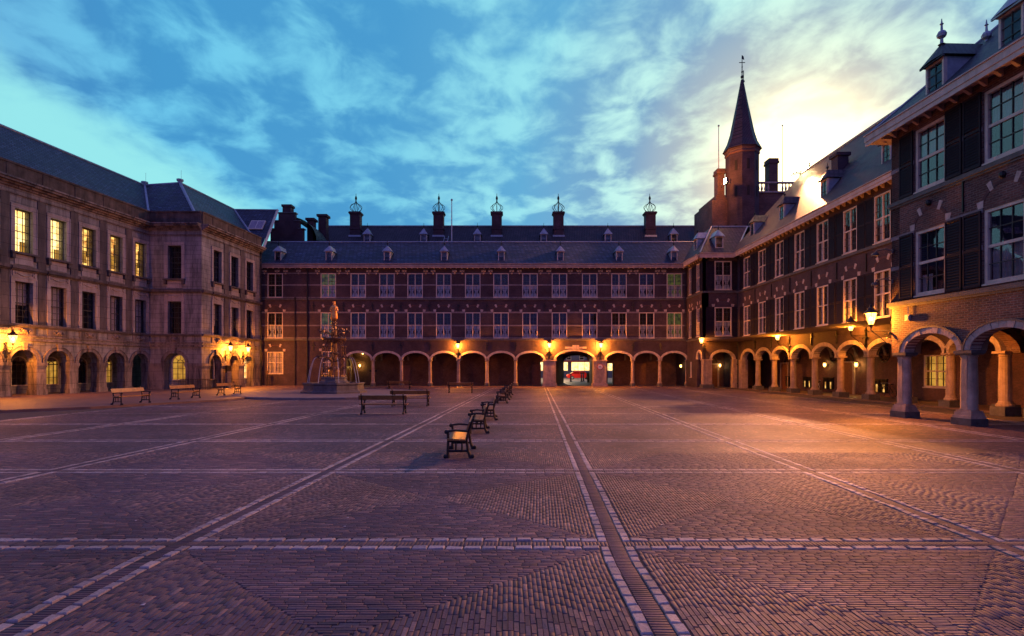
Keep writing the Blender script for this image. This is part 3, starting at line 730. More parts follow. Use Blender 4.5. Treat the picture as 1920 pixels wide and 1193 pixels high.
edges = [(648.5, 698.5-3)]+[(a+3, b-3) for a, b in zip(PIL[:-1], PIL[1:])]+[(966.8+3, 1019), (1042, 1113), (1137, 1187-3), (1190, 1235), (1241, 1287)]
pr = fx(642)
for a, b in edges:
    s0, s1 = fx(a), fx(b); w.spandrel(FA, s0, s1, ZS, RISE if b-a < 60 else .82, ZT, 0, -.5)
    for d in (0, -.5): w.quad(FA.p(pr, d, ZS), FA.p(s0, d, ZS), FA.p(s0, d, ZT), FA.p(pr, d, ZT))
    w.quad(FA.p(pr, 0, ZS), FA.p(s0, 0, ZS), FA.p(s0, -.5, ZS), FA.p(pr, -.5, ZS))
    pr = s1
for d in (0, -.5): w.quad(FA.p(pr, d, 0), FA.p(40.4, d, 0), FA.p(40.4, d, ZT), FA.p(pr, d, ZT))
w.quad(FA.p(pr, 0, 0), FA.p(pr, -.5, 0), FA.p(pr, -.5, ZT), FA.p(pr, 0, ZT))
part('wall', w, BRICK, far)
for a, b in edges:
    s0, s1 = fx(a), fx(b); r = MB(); r.arch(FA, (s0+s1)/2, (s1-s0)/2-.004, ZS, (RISE if b-a < 60 else .82)-.004, .20, -.3, .035, 16); part('arch_ring', r, STONE, far)
for p in PIL+PIL2: column(far, FA, fx(p), -.22, ZS, .155, .36, .3)
for p in (645, 1289): column(far, FA, fx(p), -.2, ZS, .13, .3, .3)
for a, b in ((1019, 1042), (1113, 1137)):
    m = MB(); s0, s1 = fx(a), fx(b)
    m.fb(FA, s0-.01, s1+.01, -.7, .06, .3, ZS-.12); m.fb(FA, s0-.1, s1+.1, -.75, .15, 0, .3); m.fb(FA, s0-.08, s1+.08, -.75, .13, ZS-.12, ZS-.002)
    part('gate_pier', m, COLST, far)
m = MB(); k0 = fx(1079.5); m.fb(FA, k0-.3, k0+.3, -.02, .11, 3.52, 3.88); m.fb(FA, k0-1.0, k0-.303, -.02, .07, 3.55, 3.73); m.fb(FA, k0+.303, k0+1.0, -.02, .07, 3.55, 3.73); part('keystone', m, STONE, far)
for z0, z1, d in ((4.32, 4.5, .12), (8.12, 8.28, .10)):
    m = MB(); m.fb(FA, -.1, 40.3, .003, d, z0, z1); part('string_course', m, DKST, far)
for zc, hh in ((9.52, .06), (5.72, .06), (6.95, .07), (10.62, .05), (4.56, .035), (8.36, .035)):
    sp = 0.0
    for p in wins+[None]:
        e = fx(p)-.73 if p else 40.3
        if e > sp: m = MB(); m.fb(FA, sp, e, .003, .025, zc-hh, zc+hh); part('stone_band', m, BANDST, far)
        sp = fx(p)+.73 if p else e
for i, p in enumerate(wins):
    s = fx(p)
    window(far, FA, s, 1.44, 8.35, 10.62, tied=i not in (0,), lit=LITG if i in (1, 13) else None, mx=2, mz=3)
    window(far, FA, s, 1.44, 4.55, 6.95, tied=True, lit=LITG if i in (1, 13) else None, mx=2, mz=3)
    relieving(far, FA, s, 1.5, 6.98, .52)
window(far, FA, fx(516), 1.5, 1.2, 3.25, blind=[(0, 1, 0, 1)], mz=2); relieving(far, FA, fx(516), 1.5, 3.28, .5)
window(far, FA, fx(616), 1.24, 1.2, 3.3, blind=[(.1, .9, 0, .6)], mz=3); relieving(far, FA, fx(616), 1.3, 3.32, .45)
mids = [fx(588)]+[fx((a+b)/2) for a, b in zip(wins[1:-1], wins[2:])]
for s in mids:
    anchor(far, FA, s, 7.45, .75)
for p in [588]+PIL[:-1][:3]+[913, 966.8]+PIL2: anchor(far, FA, fx(p), 3.75, .7)
for p in wins+[540]:
    for sg in (-1, 1):
        s = fx(p)+sg*1.0
        if s < .4 or s > 40: continue
        m = MB(); 
        for a in (-.12, .12): c = FA.p(s+a, .05, 10.78); m.lathe([(.001, -.05), (.10, -.04), (.10, .05), (.001, .06)], 8, (c[0], c[1], c[2]))
        c = FA.p(s, .05, 10.6); m.ball(c, .09, 8, 5); m.fb(FA, s-.22, s+.22, .004, .07, 10.86, 10.92); part('corbel_ornament', m, STONE, far)
eave(far, FA, -.2, 40.4, 11.38, .5, .52)
drainpipe(far, FA, fx(577), 0, 11.0, .06); drainpipe(far, FA, fx(554), 0, 8.1, .04); drainpipe(far, FA, fx(1284), 4.4, 11.0, .05)
# front roof
RF = lambda y: 11.42+(y-50.5)*.80
m = MB(); m.quad((-24.2, 50.4, RF(50.4)), (18.2, 50.4, RF(50.4)), (20.5, 54, RF(54)), (-24.2, 54, RF(54))); m.quad((-24.2, 54, RF(54)), (20.5, 54, RF(54)), (20.5, 57.5, RF(50.5)), (-24.2, 57.5, RF(50.5)))
m.quad((-24.2, 50.4, RF(50.4)-.15), (18.2, 50.4, RF(50.4)-.15), (18.2, 57.5, RF(50.4)-.15), (-24.2, 57.5, RF(50.4)-.15))
roof = part('roof', m, SLATE, far); m = MB(); m.tube([(-24, 54, RF(54)+.02), (20.4, 54, RF(54)+.02)], .08, 6); part('ridge', m, LEAD, roof)
for p in (521.5, 617, 726, 833, 940, 1050.7, 1161, 1263.7):
    dormer(far, ((p-960)*51.1/1020, 51.05, RF(51.05)-.1), 0, .60, .92, .58, 1.9, .55, (1, 1))
# arcade interior and gateway passage
m = MB(); GX = [(2.85, 3.2, 2.4), (4.4, 8.2, 3.1), (9.55, 10.2, 2.2)]
FI = Frame((-16.0, 54.6), (1, 0), (0, -1)); m.wall(FI, 0, 32.6, 0, 4.25, [(a+16, b+16, -.01, h) for a, b, h in GX], .3)
m.quad((-16, 51.4, 0), (-16, 54.6, 0), (-16, 54.6, 4.25), (-16, 51.4, 4.25))
m.quad((16.5, 51.4, 0), (16.5, 54.6, 0), (16.5, 54.6, 4.25), (16.5, 51.4, 4.25))
FJ = Frame((-2, 62), (1, 0), (0, -1)); m.wall(FJ, 0, 20, 0, 6, [(5.1, 5.65, -.01, 2.5), (7.9, 10.9, -.01, 3.2), (12.9, 13.5, -.01, 2.45)], .4)
m.quad((-2, 54.9, 0), (-2, 62, 0), (-2, 62, 6), (-2, 54.9, 6)); m.quad((18, 54.9, 0), (18, 62, 0), (18, 62, 6), (18, 54.9, 6))
for x0, y0, x1, y1 in ((4.3, 54.9, 5.85, 61.9), (8.3, 54.9, 8.95, 61.9)): m.hexa([(x0-.15,y0,0),(x0,y0,0),(x1,y1,0),(x1-.15,y1,0),(x0-.15,y0,4.2),(x0,y0,4.2),(x1,y1,4.2),(x1-.15,y1,4.2)])
part('arcade_wall', m, BRICKIN, far)
m = MB(); m.spandrel(FJ, 7.9, 10.9, 2.45-.001, .72, 3.4, .05, -.35); m.quad(*[FJ.p(s, .04, z) for s, z in ((7.9, 3.17), (10.9, 3.17), (10.9, 3.4), (7.9, 3.4))]); part('passage_arch', m, BRICKIN, far)
m = MB(); m.quad((-16.2, 51.1, 3.95), (16.6, 51.1, 3.95), (16.6, 54.7, 3.95), (-16.2, 54.7, 3.95)); m.quad((-2, 54.6, 4.2), (18, 54.6, 4.2), (18, 62.3, 4.2), (-2, 62.3, 4.2)); part('vault', m, PLAST, far)
for p in PIL+[1019, 1042, 1113, 1137]+PIL2:
    x = (p-960)/20; r = MB(); r.arch(Frame((x, 51.5), (0, 1), (1, 0)), 1.55, 1.5, 2.5, 1.1, .3, -.1, .1, 8); part('vault_rib', r, PLAST, far)
m = MB(); m.box(-16.2, 16.6, 51.06, 54.7, -.02, .02); m.box(-2, 18, 54.9, 62.2, -.02, .015); part('arcade_floor', m, plain('arcade floor', (.14,.10,.085), .45, var=.25), far)
# lit doorway at the left end of the arcade
FE = Frame((-15.99, 51.6), (0, 1), (1, 0)); r = MB(); r.arch(FE, 1.3, .62, 1.9, .62, .22, .002, .12, 12); r.fb(FE, .46, .68, .002, .12, 0, 1.9); r.fb(FE, 1.92, 2.14, .002, .12, 0, 1.9); part('door_surround', r, STONE, far)
r = MB(); r.fb(FE, .68, 1.92, .003, .05, 0, 1.9); r.fb(FE, .76, 1.26, .05, .07, .2, 1.0); r.fb(FE, 1.34, 1.84, .05, .07, .2, 1.0); r.fb(FE, .76, 1.26, .05, .07, 1.1, 1.8); r.fb(FE, 1.34, 1.84, .05, .07, 1.1, 1.8); part('door', r, DOOR, far)
for x, ww, hh in ((-11.2, 1.0, 2.0), (2.0, .9, 2.1), (12.5, .9, 2.2)):
    r = MB(); f = Frame((x, 54.6), (1, 0), (0, -1)); r.fb(f, 0, ww, .002, .05, 0, hh); r.fb(f, .1, ww-.1, .05, .07, .2, hh*.45); r.fb(f, .1, ww-.1, .05, .07, hh*.5, hh-.15); part('door', r, DOOR, far)
m = MB(); f = Frame((-14.3, 54.6), (1, 0), (0, -1)); m.fb(f, 0, .75, .002, .04, 1.35, 1.55); t_ = part('name_plate', m, IRON, far)

# ================================================================ higher range behind
back = thing('rear_range', 'taller slate-roofed building with iron-crowned chimneys rising behind the far arcade building', 'building', (0, 64, 0))
RB = lambda y: 12.5+(y-58.5)*1.0727
m = MB(); m.quad((-23.4, 58.5, 12.5), (27, 58.5, 12.5), (26, 64, 18.4), (-22.3, 64, 18.4)); m.quad((-22.3, 64, 18.4), (26, 64, 18.4), (27, 69.5, 12.5), (-23.4, 69.5, 12.5)); m.quad((-23.4, 58.5, 12.5), (-22.3, 64, 18.4), (-23.4, 69.5, 12.5)); m.quad((27, 58.5, 12.5), (26, 64, 18.4), (27, 69.5, 12.5))
roof = part('roof', m, SLATEB, back); m = MB(); m.tube([(-22.3, 64, 18.42), (26, 64, 18.42)], .09, 6); part('ridge', m, LEAD, roof)
m = MB(); m.box(-23.2, 26.8, 58.7, 69.3, 6.2, 12.45); part('wall', m, BRICK, back)
for p in (667, 822.7, 931.5, 1047, 1218.7): chimney(back, (p-960)*63/1020, 63.1, 16.9, 19.75, 1.15, .95)
for p in (688.3, 794.3, 895, 1019.7, 1140, 1263.7): dormer(back, ((p-960)*61.7/1020, 61.65, RB(61.65)-.15), 0, .72, 1.15, .75, 1.5, .65, (1, 1))
def pole(label, x, y, z0, h, r=.05, group='flagpoles on the roofs'):
    t = thing('flagpole', label, 'flagpole', (x, y, z0), 0, group)
    m = MB(); m.tube([(0,0,0), (0,0,h)], [r, r*.6], 8); part('pole', m, plain('pole paint', (.45,.45,.45), .4), t, local=True)
    m = MB(); m.ball((0,0,h+.04), r*1.7, 8, 5); part('cap', m, LEAD, t, local=True); return t
pole('bare flagpole standing on the far roof beside the ladder', (847-960)*56/1020, 56, 13.0, 6.0, .07)
t = thing('ladder', 'short pale ladder leaning on the dark upper roof next to the flagpole', 'ladder', (-7.65, 59.6, 13.9), 0)
m = MB()
for x in (-.22, .22): m.tube([(x, 0, 0), (x+.25, 2.0, 2.75)], .035, 5)
part('rail', m, LEAD, t, local=True)
for k in range(7):
    f = .1+k*.13; m = MB(); m.tube([(-.22+.25*f, 2.0*f, 2.75*f), (.22+.25*f, 2.0*f, 2.75*f)], .025, 5); part('rung', m, LEAD, t, local=True)

# ================================================================ stepped gable house at the left back
sg = thing('gabled_house', 'dark brick house with a stepped gable and green curved roof behind the left corner', 'building', (-23.5, 57, 0))
X = lambda p: (p-960)*57/1020
Z = lambda y: 1.8+(689-y)*57/1020
prof = [(498, 470), (498, 452), (507, 452), (507, 430), (514, 430), (514, 415), (522, 415), (522, 400), (553, 400), (553, 415), (561, 415), (561, 430), (568, 430), (568, 452), (585, 452), (585, 470)]
m = MB(); m.prism([(X(a), 57, Z(b)) for a, b in prof], (0, .5, 0)); m.box(X(498), X(592), 57.5, 66, 8, Z(462)); part('wall', m, BRICK, sg)
for a, b, c in ((505, 516, 430), (512, 524, 415), (520, 555, 400), (551, 563, 415), (559, 570, 430)):
    m = MB(); m.box(X(a), X(b), 56.92, 57.58, Z(c)+.002, Z(c)+.1); part('coping', m, DKST, sg)
m = MB(); m.box(X(530), X(546), 56.95, 57.7, Z(400)+.1, Z(388)); m.box(X(528.5), X(547.5), 56.85, 57.8, Z(388), Z(384)); part('chimney', m, BRICK, sg)
m = MB(); n = 8; cx0, cx1 = X(540), X(590)
for k in range(n):
    a, b = math.pi/2*k/n, math.pi/2*(k+1)/n
    P = [(cx0+(cx1-cx0)*math.sin(t), Z(448)+(Z(404)-Z(448))*math.cos(t)) for t in (a, b)]
    m.quad((P[0][0], 57.5, P[0][1]), (P[1][0], 57.5, P[1][1]), (P[1][0], 66, P[1][1]), (P[0][0], 66, P[0][1]))
part('roof', m, slate('green copper slate', (.07,.11,.10), (.05,.08,.08)), sg)
for a, b, c, y in ((574, 589, 409, 60), (595, 613, 402, 61)):
    s_ = y/57; m = MB(); xa, xb, zt = (a-960)*y/1020, (b-960)*y/1020, 1.8+(689-c)*y/1020
    m.box(xa+.1, xb-.1, y, y+.9, zt-3.2, zt-.25); m.box(xa-.05, xb+.05, y-.15, y+1.05, zt-.25, zt); part('chimney', m, BRICK, sg)

# ================================================================ right wing with shutters, and its corner block
wing = thing('shuttered_wing', 'brick wing with dark shutters, corner block and round-column arcade along the right of the square', 'building', (19.3, 35, 0))
FB = Frame((19.3, 46.6), (0, -1), (-1, 0)); yB = lambda y: 46.6-y
colY = [43.15, 40.45, 37.75, 35.05, 32.3, 29.6, 26.9, 24.2, 21.5]; winY = [44.6, 41.9, 39.2, 36.45, 33.75, 31.0, 28.3, 25.6]
ops = []
for y in winY: s = yB(y); ops += [(s-.64, s+.64, 8.35, 10.85), (s-.64, s+.64, 4.4, 6.85)]
w = MB(); w.wall(FB, 0, 28.6, 4.2, 11.35, ops, .5)
bnd = [45.85]+colY; pr = 0
aw = []
for a, b in zip(bnd[:-1], bnd[1:]):
    s0, s1 = yB(a)+(.2 if a == 45.85 else .17), yB(b)-.17; aw.append((s0, s1))
    w.spandrel(FB, s0, s1, 2.45, .66, 4.2, 0, -.5)
    for d in (0, -.5): w.quad(FB.p(pr, d, 2.45), FB.p(s0, d, 2.45), FB.p(s0, d, 4.2), FB.p(pr, d, 4.2))
    w.quad(FB.p(pr, 0, 2.45), FB.p(s0, 0, 2.45), FB.p(s0, -.5, 2.45), FB.p(pr, -.5, 2.45)); pr = s1
for d in (0, -.5): w.quad(FB.p(pr, d, 2.45), FB.p(28.6, d, 2.45), FB.p(28.6, d, 4.2), FB.p(pr, d, 4.2))
part('wall', w, BRICK, wing)
for s0, s1 in aw: r = MB(); r.arch(FB, (s0+s1)/2, (s1-s0)/2-.004, 2.45, .656, .24, -.4, .035, 16); part('arch_ring', r, STONE, wing)
for y in colY: column(wing, FB, yB(y), -.22, 2.45, .185, .62, .34, dark=1)
m = MB(); m.fb(FB, .35, .95, -.5, .03, 0, 2.45); part('end_pier', m, COLST, wing)
for z0, z1, d in ((4.18, 4.34, .10), (8.14, 8.3, .09)):
    m = MB(); m.fb(FB, .02, 26.4, .003, d, z0, z1); part('string_course', m, DKST, wing)
for i, y in enumerate(winY):
    s = yB(y)
    for z0, z1, up in ((8.35, 10.85, 1), (4.4, 6.85, 0)):
        window(wing, FB, s, 1.28, z0, z1, d=-.03, mx=2, mz=3, tied=False, blind=[(.05, .3, 0, 1), (.7, .95, 0, 1)] if not up else [(.08, .25, 0, .5)], depth=.22, wide=.66)
        for a, b in ((s-1.32, s-.67), (s+.67, s+1.32)):
            if b < 26.3 and a > .02: shutter(wing, FB, a, b, z0-.05, z1+.02, pitch=.09)
    relieving(wing, FB, s, 1.3, 6.88, .55)
for y in colY[:6]:
    anchor(wing, FB, yB(y), 3.65, .75)
    m = MB(); m.fb(FB, yB(y)-.025, yB(y)+.025, .005, .06, 7.0, 8.0); part('wall_anchor', m, IRON, wing)
eave(wing, FB, .5, 26.6, 11.45, .55, .55)
# corner block
BF = Frame((16.4, 46.6), (1, 0), (0, -1)); BL = Frame((16.4, 50.99), (0, -1), (-1, 0))
w = MB(); w.wall(BF, 0, 2.9, 4.2, 11.35, [(.95, 2.4, 8.45, 10.9), (.95, 2.4, 4.5, 6.95)], .45)
w.spandrel(BF, .72, 2.55, 2.5, .62, 4.2, 0, -.45)
for a, b in ((0, .72), (2.55, 2.9)):
    for d in (0, -.45): w.quad(BF.p(a, d, 2.5), BF.p(b, d, 2.5), BF.p(b, d, 4.2), BF.p(a, d, 4.2))
w.wall(BL, 0, 4.39, 4.2, 11.35, [(.7, 1.5, 8.45, 10.9), (.7, 1.5, 4.5, 6.95), (2.75, 3.65, 8.45, 10.9), (2.75, 3.65, 4.5, 6.95)], .45)
w.spandrel(BL, 2.75, 3.85, 2.5, .62, 4.2, 0, -.45)
for a, b in ((0, 2.75), (3.85, 4.39)):
    for d in (0, -.45): w.quad(BL.p(a, d, 2.5), BL.p(b, d, 2.5), BL.p(b, d, 4.2), BL.p(a, d, 4.2))
w.wall(BL, 0, 2.75, 0, 2.5, [(1.0, 1.35, .9, 2.3)], .45); w.box(19.3, 19.75, 46.62, 51, 0, 11.3)
part('wall', w, BRICK, wing)
m = MB(); m.fb(BF, .0, .72, -.55, .03, .34, 2.42); m.fb(BF, -.06, .78, -.6, .09, 2.42, 2.5); part('corner_pier', m, COLST, wing)
m = MB(); m.fb(BF, -.1, .85, -.65, .14, 0, .34); part('plinth', m, DKST, wing)
m = MB(); m.fb(BF, 2.55, 2.98, -.55, .02, 0, 2.5); part('end_pier', m, COLST, wing)
for F, sc, a, b in ((BF, 1.635, .915, .616), (BL, 3.3, .55, .616)):
    r = MB(); r.arch(F, sc, a-.004, 2.5, b, .22, -.3, .035, 14); part('arch_ring', r, STONE, wing)
for F, L in ((BF, 2.95), (BL, 4.39)):
    for z0, z1, d in ((4.2, 4.36, .10), (8.18, 8.34, .09)): m = MB(); m.fb(F, 0 if F is BL else -.1, L, .003, d, z0, z1); part('string_course', m, DKST, wing)
window(wing, BF, 1.675, 1.45, 8.45, 10.9, tied=True, d=-.03); window(wing, BF, 1.675, 1.45, 4.5, 6.95, tied=True, d=-.03); relieving(wing, BF, 1.675, 1.45, 6.98, .5)
for z0, z1 in ((8.4, 10.92), (4.45, 6.97)):
    shutter(wing, BF, .2, .92, z0, z1, pitch=.09); shutter(wing, BF, 2.43, 2.98, z0, z1, pitch=.09)
for sc in (1.1, 3.2):
    for z0, z1 in ((8.45, 10.9), (4.5, 6.95)): window(wing, BL, sc, .8 if sc < 2 else .9, z0, z1, nx=2, d=-.03)
    relieving(wing, BL, sc, .85, 6.98, .4)
for a, b in ((3.68, 4.3), (2.1, 2.72), (1.53, 2.08)):
    for z0, z1 in ((8.4, 10.92), (4.45, 6.97)): shutter(wing, BL, a, b, z0, z1, pitch=.09)
window(wing, BL, 1.17, .36, .9, 2.3, nx=1, nz=1, mx=1, mz=3)
eave(wing, BF, -.5, 2.4, 11.45, .5, .5); eave(wing, BL, -.0, 4.4, 11.45, .5, .55)
drainpipe(wing, BF, 2.9, 0, 11.0, .06, .14)
# wing roofs
m = MB(); RR = (24.0, 17.83)
P0, P1 = (18.7, 45.9, 11.45), (18.7, 17, 11.45)
m.quad(P1, (RR[0], 17, RR[1]), (RR[0], 45, RR[1]), (18.7, 47.4, 11.45)); m.quad((18.7, 47.4, 11.45), (RR[0], 45, RR[1]), (29.5, 50.4, 11.45)); m.quad((29.3, 17, 11.45), (RR[0], 17, RR[1]), (RR[0], 45, RR[1]), (29.3, 50.4, 11.45))
m.quad((15.85, 46.0, 11.45), (19.0, 46.0, 11.45), (21.5, 49.6, 14.6), (18.2, 49.6, 14.6)); m.quad((15.85, 46.0, 11.45), (18.2, 49.6, 14.6), (18.2, 53.5, 14.6), (15.85, 51.0, 11.45)); m.quad((18.2, 49.6, 14.6), (23, 49.6, 14.6), (23, 53.5, 14.6), (18.2, 53.5, 14.6))
roof = part('roof', m, SLATER, wing)
m = MB(); m.tube([(24, 17, 17.86), (24, 45, 17.86)], .09, 6); m.tube([(15.9, 46.0, 11.5), (18.2, 49.6, 14.63)], .07, 6); m.tube([(18.2, 49.6, 14.63), (22, 49.6, 14.63)], .07, 6); m.tube([(18.95, 46.05, 11.5), (21.4, 49.5, 14.6)], .07, 6); part('ridge', m, LEAD, roof)
sl = (17.83-11.45)/5.3
for y, in ((44.6,), (39.7,), (34.3,), (28.6,)): dormer(wing, (19.7, y, 11.45+sl*.85), rad(-90), .70, 1.15, .62, 1.8, .5, (2, 3), roofmat=SLATER)
dormer(wing, (17.8, 46.75, 11.45+.6), 0, .68, 1.0, .62, 1.8, .5, (1, 1)); dormer(wing, (16.6, 49.2, 12.35), rad(-90), .68, 1.0, .62, 1.8, .5, (1, 1))
m = MB(); m.box(20.9, 21.6, 34.9, 35.6, 13.6, 15.4); m.box(20.8, 21.7, 34.8, 35.7, 15.4, 15.6); part('chimney', m, BRICK, wing)
# wing arcade interior
m = MB(); WI = Frame((22.2, 49.6), (0, -1), (-1, 0))
m.wall(WI, 0, 31, 0, 4.2, [(20.3, 22.0, .75, 2.45)], .3, back=False); m.quad((16.9, 49.6, 0), (22.2, 49.6, 0), (22.2, 49.6, 4.2), (16.9, 49.6, 4.2)); m.quad((19.4, 18.2, 0), (22.2, 18.2, 0), (22.2, 18.2, 4.2), (19.4, 18.2, 4.2))
part('arcade_wall', m, BRICKIN, wing)
window(wing, WI, 21.15, 1.7, .75, 2.45, d=-.05, lit=LITD, mx=2, mz=2, nx=2)
m = MB(); m.quad((16.5, 18, 4.0), (22.3, 18, 4.0), (22.3, 50, 4.0), (16.5, 50, 4.0)); part('vault', m, PLAST, wing)
m = MB(); m.box(19.0, 22.3, 18, 46.5, -.02, .05); m.box(16.5, 22.3, 46.55, 49.7, -.02, .05); part('arcade_floor', m, plain('wing arcade floor', (.11,.07,.055), .5, var=.3), wing)
for y in colY:
    r = MB(); r.arch(Frame((19.6, y), (1, 0), (0, 1)), 1.3, 1.25, 2.5, 1.1, .3, -.1, .1, 8); part('vault_rib', r, PLAST, wing)
def wdoor(F, s, wd, h, fan=True):
    r = MB(); r.fb(F, s-wd/2-.16, s-wd/2, .002, .1, 0, h+.1); r.fb(F, s+wd/2, s+wd/2+.16, .002, .1, 0, h+.1); r.fb(F, s-wd/2, s+wd/2, .002, .1, h, h+.1); part('door_frame', r, COLST, wing)
    r = MB()
    n = 6
    for k in range(n): a = s-wd/2+wd*k/n; r.fb(F, a+.008, a+wd/n-.008, .004, .045, .02, h)
    part('door', r, DOOR, wing)
    if fan:
        r = MB(); r.arch(F, s, wd/2-.05, h+.1, wd/2-.05, .06, .004, .06, 12)
        for k in range(1, 6): t = math.pi*k/6; r.tube([F.p(s, .03, h+.12), F.p(s-(wd/2-.05)*math.cos(t), .03, h+.1+(wd/2-.05)*math.sin(t))], .014, 4)
        r.arch(F, s, .14, h+.1, .14, .03, .01, .05, 8); part('fanlight', r, IRON, wing)
wdoor(WI, 49.6-35.9, 1.15, 2.1); wdoor(WI, 49.6-44.2, 1.0, 2.1)
DB = Frame((16.9, 49.6), (1, 0), (0, -1)); wdoor(DB, 1.15, 1.3, 2.05)
for y in (42.3, 39.9, 37.5, 32.4):
    s = 49.6-y; r = MB(); r.arch(WI, s, .42, 2.55, .42, .05, .004, .05, 18, 0, 2*math.pi)
    for k in range(8): t = math.pi*k/4; r.tube([WI.p(s, .03, 2.55), WI.p(s+.42*math.cos(t), .03, 2.55+.42*math.sin(t))], .016, 4); r.ball(WI.p(s+.3*math.cos(t+.39), .03, 2.55+.3*math.sin(t+.39)), .06, 6, 4)
    part('rose_grille', r, IRON, wing)
for y in (43.7, 41.1, 38.4, 33.0):
    for k in range(2):
        s = 49.6-y+k*.62; r = MB(); r.fb(WI, s-.26, s+.26, .003, .07, .28, 1.05); r.fb(WI, s-.3, s+.3, .003, .1, 1.05, 1.11)
        o = part('cellar_window', r, IRON, wing)
        r = MB(); r.fb(WI, s-.07, s+.05, .071, .08, .32, .78); part('lit_pane', r, LITW if y != 43.7 else LITD, o)
        r = MB()
        for j in range(5): r.fb(WI, s-.24+.11*j, s-.22+.11*j, .081, .10, .28, 1.05)
        part('bar', r, IRON, o)

# ================================================================ tower behind the corner
tw = thing('tower', 'slim brick turret tower with a tall flared slate spire against the glowing sky', 'tower', (23.0, 54.5, 0))
cx, cy = 23.05, 54.5; k = 54.5/1020
m = MB(); m.lathe([(1.56, 8), (1.56, 23.2)], 8, (cx, cy, 0), rot=math.pi/8); part('shaft', m, BRICK, tw)
m = MB(); m.lathe([(1.58, 22.9), (1.66, 23.0), (1.62, 23.2), (1.7, 23.3), (1.7, 23.45)], 8, (cx, cy, 0), rot=math.pi/8); part('cornice', m, BRICKR, tw)
m = MB(); m.lathe([(1.85, 23.45), (1.42, 24.3), (1.15, 25.2), (.55, 28.2), (.12, 30.6)], 8, (cx, cy, 0), rot=math.pi/8); sp_ = part('spire', m, slate('spire slate', (.10,.06,.062), (.07,.042,.046), .3, .2), tw)
m = MB(); m.tube([(cx, cy, 30.4), (cx, cy, 33.0)], [.06, .03], 6); m.ball((cx, cy, 30.9), .16, 8, 5); m.ball((cx, cy, 31.4), .1, 8, 5); m.ball((cx, cy, 31.9), .07, 8, 5)
m.box(cx-.3, cx+.3, cy-.02, cy+.02, 32.3, 32.36); m.prism([(cx-.05, cy, 32.75), (cx+.22, cy, 32.6), (cx+.16, cy, 32.95), (cx-.02, cy, 33.1)], (0, .03, 0)); part('weathervane', m, IRON, sp_)
m = MB(); m.tube([(cx+.28, cy+.3, 29.3), (cx+.28, cy+.3, 31.7)], .04, 5); m.ball((cx+.28, cy+.3, 30.6), .12, 8, 5); part('finial', m, IRON, sp_)
for a in (-1, 0, 1):
    t = rad(-90+a*45); f = Frame((cx+1.445*math.cos(t), cy+1.445*math.sin(t)), (-math.sin(t), math.cos(t)), (math.cos(t), math.sin(t)))
    for z in (14.9, 18.6, 21.2): m = MB(); m.fb(f, -.13, .13, .002, .03, z, z+1.0); part('slit_window', m, DARKIN, tw)
gh = thing('gate_house', 'brick gatehouse with chimneys and a pale balustrade beside the spire tower', 'building', (24.5, 57, 0))
m = MB(); m.box(20.1, 21.75, 54.6, 60, 8, 18.6); m.box(20.6, 21.75, 54.9, 60, 18.6, 19.2); m.box(24.4, 30.5, 54.9, 60, 8, 19.4); m.box(21.75, 24.4, 56.2, 60, 8, 19.3); part('wall', m, BRICKR, gh)
m = MB(); m.box(24.3, 30.6, 54.75, 55.05, 19.4, 19.55); m.box(24.3, 30.6, 54.75, 55.05, 20.35, 20.5); m.box(28.4, 29.0, 54.78, 55.02, 19.55, 20.35)
part('balustrade', m, STONE, gh)
b = MB(); b.lathe([(.07, 0), (.07, .06), (.13, .25), (.07, .55), (.06, .68), (.09, .8)], 8); bm_ = b.mesh('baluster', STONE)
for x in list(np.arange(24.55, 25.9, .33))+list(np.arange(27.3, 28.3, .33))+list(np.arange(29.15, 30.5, .33)): inst('baluster', bm_, gh, (x, 54.9, 19.55))
for x0, x1, zt, y in ((26.1, 27.2, 23.1, 55.4), (20.7, 21.6, 21.9, 55.0)):
    m = MB(); m.box(x0+.1, x1-.1, y, y+1, 18.5, zt-.5); m.box(x0, x1, y-.1, y+1.1, zt-.5, zt-.3); m.box(x0+.05, x1-.05, y-.05, y+1.05, zt-.3, zt); part('chimney', m, BRICKR, gh)
pole('bare flagpole left of the spire tower above the chimney', (1351-960)*55/1020, 55.5, 20.0, 6.4, .06)
pole('faint flagpole right of the spire tower in the glow', (1467-960)*57/1020, 57, 19.5, 7.6, .05)
# ================================================================ near pavilion on the right
pav = thing('brick_pavilion', 'large near brick pavilion with louvred shutters standing on open arches at the right edge', 'building', (16, 14, 0))
FC = Frame((14.0, 20.06), (.03, -1), (-1, -.03)); L = 15.0
pc = [.42, 3.10, 5.76, 8.4, 11.05, 13.7]; wc = [1.76, 4.43, 7.08, 9.73, 12.4]; ZP = 2.33
ops = []
for s in wc: ops += [(s-.66, s+.66, 7.88, 10.02), (s-.66, s+.66, 4.28, 6.5)]
w = MB(); w.wall(FC, 0, L, 4.1, 10.4, ops, .5)
pr = 0; hw = .23
for a, b in zip(pc[:-1], pc[1:]):
    w.spandrel(FC, a+hw, b-hw, ZP, .62, 4.1, 0, -.36, 18)
    for d in (0, -.36): w.quad(FC.p(pr, d, ZP), FC.p(a+hw, d, ZP), FC.p(a+hw, d, 4.1), FC.p(pr, d, 4.1))
    w.quad(FC.p(pr, 0, ZP), FC.p(a+hw, 0, ZP), FC.p(a+hw, -.36, ZP), FC.p(pr, -.36, ZP)); pr = b-hw
for d in (0, -.36): w.quad(FC.p(pr, d, 0), FC.p(L, d, 0), FC.p(L, d, 4.1), FC.p(pr, d, 4.1))
